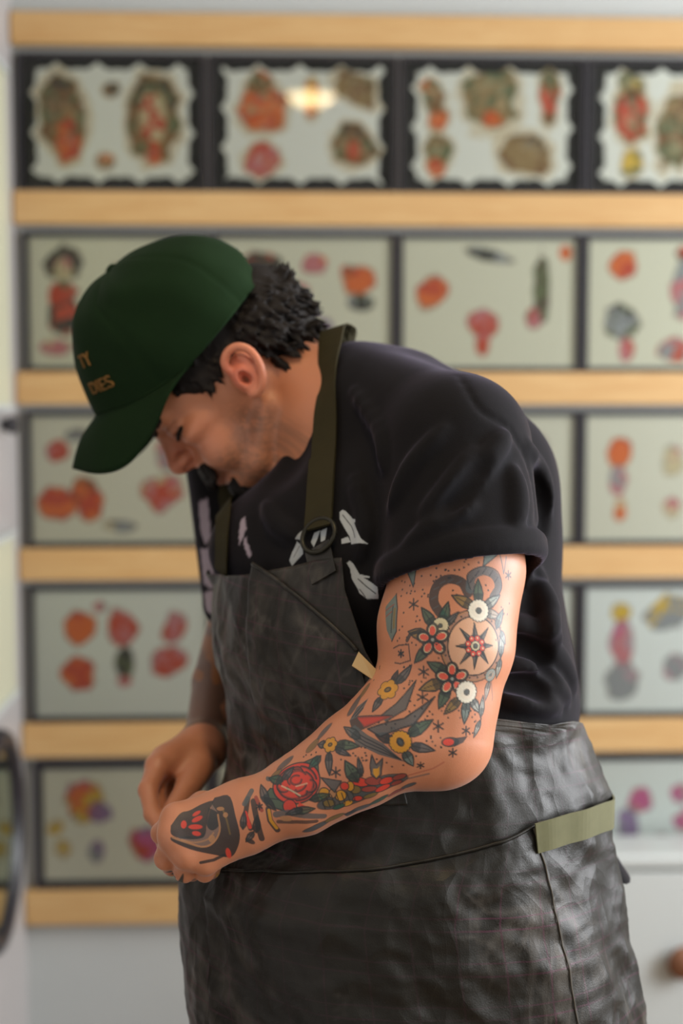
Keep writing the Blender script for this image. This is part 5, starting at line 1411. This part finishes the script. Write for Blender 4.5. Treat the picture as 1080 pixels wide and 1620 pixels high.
for px_, py_, its in ((505, 1168, [(492, 1176, 14, 6, 'o', -35), (515, 1158, 16, 5, 's', -35)]), (455, 1204, [(450, 1206, 16, 6, 's', -30), (432, 1222, 12, 5, 'o', -30)]), (562, 1112, [(560, 1116, 20, 6, 's', -45), (582, 1098, 14, 5, 'o', -45)])):
    a = anchor(px_, py_, 40); blob(a, its, .65)
a = anchor(595, 1214, 45); r_ = lambda *p: rel(a, p)
fl = r_((585, 1210), (588, 1194), (595, 1210), (605, 1199), (603, 1226), (596, 1234), (587, 1226)); P.fill(fl, 's'); P.fill(r_((590, 1216), (597, 1216), (600, 1212), (600, 1226), (595, 1232), (590, 1224)), 'y'); P.line(fl + [fl[0]], 2.2)
a = anchor(553, 1222, 45); r_ = lambda *p: rel(a, p)
P.leaf(*r_((566, 1238))[0], *r_((545, 1204))[0], 20, 'g'); P.leaf(*r_((572, 1228))[0], *r_((566, 1198))[0], 8, 's')
a = anchor(524, 1240, 40); r_ = lambda *p: rel(a, p); P.fill(r_((507, 1231), (540, 1235), (529, 1254)), 's'); P.line(r_((507, 1231), (540, 1235), (529, 1254), (507, 1231)), 2)
# wrist
a = anchor(474, 1292, 60); r_ = lambda *p: rel(a, p); P.line(r_((436, 1292), (456, 1286), (480, 1290), (512, 1296)), 10, 's', .85); P.line(r_((440, 1304), (470, 1302), (500, 1304)), 7, 'k', .8); P.ell(*r_((452, 1297))[0], 10, 5, 't')
a = anchor(428, 1292, 45); r_ = lambda *p: rel(a, p); P.line(r_((424, 1280), (427, 1298), (438, 1316)), 9); P.line(r_((425, 1282), (428, 1298), (437, 1312)), 5, 'y')
a = anchor(402, 1284, 60); r_ = lambda *p: rel(a, p)
P.line(r_((400, 1268), (406, 1296), (412, 1326)), 9); P.line(r_((391, 1264), (388, 1290), (396, 1310)), 8); P.line(r_((388, 1286), (395, 1308)), 6, 'r'); P.line(r_((404, 1262), (414, 1282)), 6, 'm'); P.ell(*r_((394, 1330))[0], 8, 4, 'k', 30); P.asterisk(*r_((410, 1276))[0], 5); P.line(r_((396, 1252), (386, 1272)), 8, 's'); P.ell(*r_((424, 1232))[0], 6, 5, 's')
# more ink between the large motifs
for x, y, pr in ((640, 1010, 'd'), (648, 1075, 'd'), (690, 1030, 'd'), (660, 1135, 'd'), (705, 1120, 'd'), (560, 1215, 'd'), (600, 1060, 'd'), (740, 1130, 'd'), (750, 1150, 'd'), (690, 1170, 'd'), (612, 1152, 'd'), (575, 1190, 'd'), (545, 1188, 'd'), (490, 1200, 'd'), (790, 1000, 'd'), (700, 905, 'd'), (730, 890, 'd'), (665, 935, 'd'), (640, 930, 'd'), (800, 960, 'd')):
    anchor(x, y, 22); rr_ = np.random.default_rng(int(x * 3 + y)); P.dots([tuple(rr_.uniform(-14, 14, 2)) for _ in range(5)], 1.6)
for x, y, prs in ((792, 1030, [(0, 10, 6, -30, 12, 'q'), (0, 12, -2, 44, 12, 'q')]), (790, 985, [(-8, 10, 8, -22, 12, 'e'), (2, 12, 14, 34, 10, 'q')]), (650, 1180, []), (760, 1135, [(0, 0, 6, -34, 10, 'q'), (0, 4, -14, 30, 9, 'q')]),
                  (440, 1232, [(8, 6, -18, -6, 14, 'g'), (8, 4, 26, -14, 12, 's')]), (500, 1262, [(-10, 4, 22, -6, 12, 'g')]), (478, 1280, [(-14, 4, 20, 0, 12, 'g'), (0, 0, -26, 10, 10, 's')]), (560, 1160, [(10, 10, -18, -14, 13, 's')]), (500, 1190, [(8, 8, -14, 24, 12, 'g')]),
                  (418, 1262, [(6, 10, -8, -22, 12, 's'), (0, 0, 18, 20, 10, 'k')]), (405, 1310, [(0, 8, 2, -20, 11, 'k'), (-4, 6, -16, 24, 9, 's')]), (384, 1300, [(0, 12, 2, -16, 9, 's')])):
    anchor(x, y, 50)
    for q_ in prs: P.leaf(*q_[:5], q_[5], .85)
def smooth_closed(p): return [tuple(v) for v in spline(list(p) + [p[0]], 60)]
# panther head on the back of the hand
a = anchor(335, 1310, 110); r_ = lambda *p: rel(a, p)
h5 = lambda *p: r_(*[(210 + x / 5.4, 1160 + y / 5.4) for x, y in p])
P.fill(smooth_closed(h5((690, 560), (820, 545), (880, 720), (915, 870), (890, 990), (830, 1065), (700, 1040), (500, 990), (340, 915), (352, 878), (500, 940), (620, 972), (700, 930), (745, 830), (730, 700), (670, 610))), 'k', .94)
P.fill(smooth_closed(h5((670, 610), (730, 700), (745, 830), (690, 925), (600, 962), (480, 925), (400, 885), (600, 860), (640, 740))), 's', .75)
P.fill(smooth_closed(h5((325, 790), (400, 690), (480, 665), (590, 610), (680, 590), (640, 690), (620, 860), (560, 900), (420, 895), (335, 860))), 'k', .94)
P.fill(smooth_closed(h5((640, 640), (730, 690), (740, 780), (680, 830), (630, 780))), 'k', .9)
P.line([tuple(v) for v in spline(h5((345, 885), (480, 935), (600, 968), (690, 930), (742, 830), (725, 700)), 20)], 3.0, 't', .8)
P.line([tuple(v) for v in spline(h5((420, 905), (530, 930), (640, 905), (690, 850)), 14)], 2.4, 't', .7)
P.line([tuple(v) for v in spline(h5((760, 640), (800, 740), (830, 860)), 10)], 3.0, 'o', .6)
for x, y, rx, ry, g_ in ((548, 735, 9, 3.6, -25), (535, 800, 11, 3.8, 0), (545, 855, 7, 3.6, 10), (435, 780, 4.5, 6, 0), (540, 690, 7, 2.8, -30)): P.ell(*h5((x, y))[0], rx, ry, 'r', g_, .85)
for x, y, rx, ry in ((790, 700, 4, 4), (745, 650, 6, 3), (675, 900, 5, 6)): P.ell(*h5((x, y))[0], rx, ry, 't', 0, .8)
P.ell(*h5((815, 1030))[0], 4, 9, 'r', -12); P.line(h5((580, 1105), (690, 1085), (775, 1045)), 5, 'k')
# the side of the arm turned away from the camera
back_v = np.nonzero(near_axis(V, ARM[:5], 0.085) & (N @ FWD > 0.25) & (V @ FWD < 1.52))[0]
rr_ = np.random.default_rng(9)
for i, vi in enumerate(rr_.choice(back_v, 34)):
    n = N[vi]; P.frame(V[vi], n, right=np.cross(n, UPV) + 1e-3, scale=1.4 / FPX, R=50)
    if i % 3 == 0: P.leaf(8, 8, 34, 30, 14, 'g'); P.leaf(-8, 6, -34, 20, 14, 's'); P.yflower(0, 0, 16)
    elif i % 3 == 1: P.leaf(-6, 8, -30, 30, 14, 'g'); P.redflower(0, 0, 20)
    else: P.asterisk(0, 0, 9); P.dots([(14, 8), (20, -6), (-16, 10), (-10, -16)])
col = P.col
# far arm: dense tattoos down to the hand, darker for the shade painted in
FA = [at(405, 850, 1.80), FEL, at(352, 1080, 1.725), FWR, at(290, 1212, 1.60)]
fm = near_axis(V, FA + [at(262, 1225, 1.57)], 0.062) & (V @ FWD > 1.53) & (hu < -0.12)
tt_ = fbm(V[:, 0] * 14 + V[:, 1] * 9, V[:, 2] * 14, 3, 3, 5)
along = np.clip((V[:, 2] - at(290, 1262, 1.6)[2]) / 0.04, 0, 1)
am = (np.clip((tt_ - 0.36) / 0.10, 0, 1) * fm * along * 0.8)[:, None]
col = col * (1 - am) + L((58, 50, 42)) * am
am = (np.clip((fbm(V[:, 0] * 14, V[:, 2] * 14 + 3, 4, 2, 8) - 0.62) / 0.05, 0, 1) * fm * along * 0.7)[:, None]
col = col * (1 - am) + L((150, 92, 40)) * am
ca = me.color_attributes.new('skin', 'FLOAT_COLOR', 'POINT')
ca.data.foreach_set('color', np.concatenate([col, np.ones((len(col), 1))], 1).astype(np.float32).ravel())
t = NT('skin'); at_ = t.n('ShaderNodeAttribute', _attribute_name='skin'); v = t.coord()
cc = t.mix(t.math('MULTIPLY', t.noise(v, 45, 4), 0.22), at_.outputs['Color'], t.mix(1.0, at_.outputs['Color'], (0.82, 0.66, 0.60, 1), 'MULTIPLY'))
pore = t.n('ShaderNodeTexVoronoi', Vector=v, Scale=900.0).outputs[0]
t.bsdf(cc, 0.45, t.bump(t.math('ADD', pore, t.noise(v, 160, 3)), 0.10, 0.0008), Subsurface__Weight=0.12, Subsurface__Radius=(0.012, 0.004, 0.002), Subsurface__Scale=0.5, Specular__IOR__Level=0.6, Sheen__Weight=0.18, Sheen__Roughness=0.35)
link('body', me, t.m, person, True)

# ------------------------------------------------------------------ T-shirt mesh with its print
V, Q = shirt_f.mesh(2); V, Q = keep_largest(V, Q)
me = mesh_quads('t_shirt', V, Q); cen_ = V[Q].mean(1)
pc = CAM + 1.5 * (FWD + (515 - 540) / FPX * RGT - (870 - 810) / FPX * UPV)
cx_, cy_ = project(cen_); dd = cen_ @ FWD - CAM @ FWD
selm = (dd < 1.62) & (cx_ > 445) & (cx_ < 612) & (cy_ > 795) & (cy_ < 955)
refine(me, np.nonzero(selm)[0], 2)
V, N = vco(me), vno(me)
_px, _py = project(V)
P = pt = Painter(V, N, np.tile(L((21, 20, 22)), (len(V), 1)), (_px < 640) & (_py > 740) & (_py < 1060))
def anchor_s(px, py, R=80):
    P0 = march(shirt_f, [px], [py], 1.2, 2.0)[0]; pt.frame(P0, shirt_f.grad(P0[None], 0.008)[0], R=R); return px, py
W8 = (186, 192, 194)
def c8(a, *p): return [(430 + x / 5.06 - a[0], 760 + y / 5.06 - a[1]) for x, y in p]
a = anchor_s(555, 840); P.fill(c8(a, (525, 225), (550, 208), (580, 225), (655, 310), (690, 322), (688, 345), (672, 348), (720, 440), (750, 500), (798, 545), (640, 520), (620, 450), (575, 370), (530, 290)), W8); P.line(c8(a, (555, 255), (640, 370), (685, 475)), 1.6, (21, 20, 22)); P.fill(c8(a, (550, 462), (605, 448), (632, 500), (550, 502)), W8)
a = anchor_s(572, 920); P.fill(c8(a, (595, 662), (618, 643), (648, 665), (700, 752), (785, 768), (780, 782), (735, 780), (770, 800), (858, 852), (852, 948), (760, 948), (700, 905), (688, 872), (640, 790), (622, 705)), W8); P.line(c8(a, (690, 790), (760, 852), (835, 905)), 1.8, (21, 20, 22)); P.line(c8(a, (700, 870), (745, 930)), 1.4, (21, 20, 22))
a = anchor_s(468, 875); P.fill(c8(a, (118, 632), (150, 565), (215, 492), (262, 545), (272, 600), (150, 682)), W8, .8); P.fill(c8(a, (203, 472), (245, 402), (258, 450), (242, 482)), W8, .7); P.line(c8(a, (170, 610), (230, 530)), 1.4, (90, 80, 78))
a = anchor_s(508, 848); P.fill(c8(a, (288, 470), (325, 398), (382, 392), (355, 460), (318, 522)), W8); P.fill(c8(a, (388, 398), (452, 388), (432, 490), (390, 496)), W8)
a = anchor_s(322, 890, 140); r_ = lambda *p: rel(a, p)
for pl in (((308, 795), (330, 788), (338, 850), (326, 862), (314, 840)), ((312, 870), (342, 864), (346, 930), (322, 925)), ((322, 936), (348, 934), (352, 975), (330, 965)), ((330, 980), (354, 984), (352, 1006), (336, 1000))): P.fill(r_(*pl), (190, 176, 186), .85)
a = anchor_s(384, 845, 60); r_ = lambda *p: rel(a, p)
for pl in (((374, 818), (384, 812), (392, 838), (384, 852), (374, 860)), ((384, 858), (392, 852), (402, 884), (394, 886))): P.fill(r_(*pl), (186, 172, 184), .8)
ca = me.color_attributes.new('print', 'FLOAT_COLOR', 'POINT')
ca.data.foreach_set('color', np.concatenate([P.col, np.ones((len(V), 1))], 1).astype(np.float32).ravel())
t = NT('black_cotton'); at_ = t.n('ShaderNodeAttribute', _attribute_name='print'); v = t.coord()
t.bsdf(t.mix(t.math('MULTIPLY', t.noise(v, 20, 4), 0.3), at_.outputs['Color'], t.mix(1.0, at_.outputs['Color'], (0.7, 0.7, 0.7, 1), 'MULTIPLY')), 0.88, t.bump(t.math('ADD', t.noise(v, 900, 2), t.math('MULTIPLY', t.noise(v, 35, 4), 1.5)), 0.16, 0.0015),
       Specular__IOR__Level=0.15, Sheen__Weight=0.16, Sheen__Roughness=0.35, Sheen__Tint=(0.72, 0.62, 0.86, 1))
link('t_shirt', me, t.m, person, True)
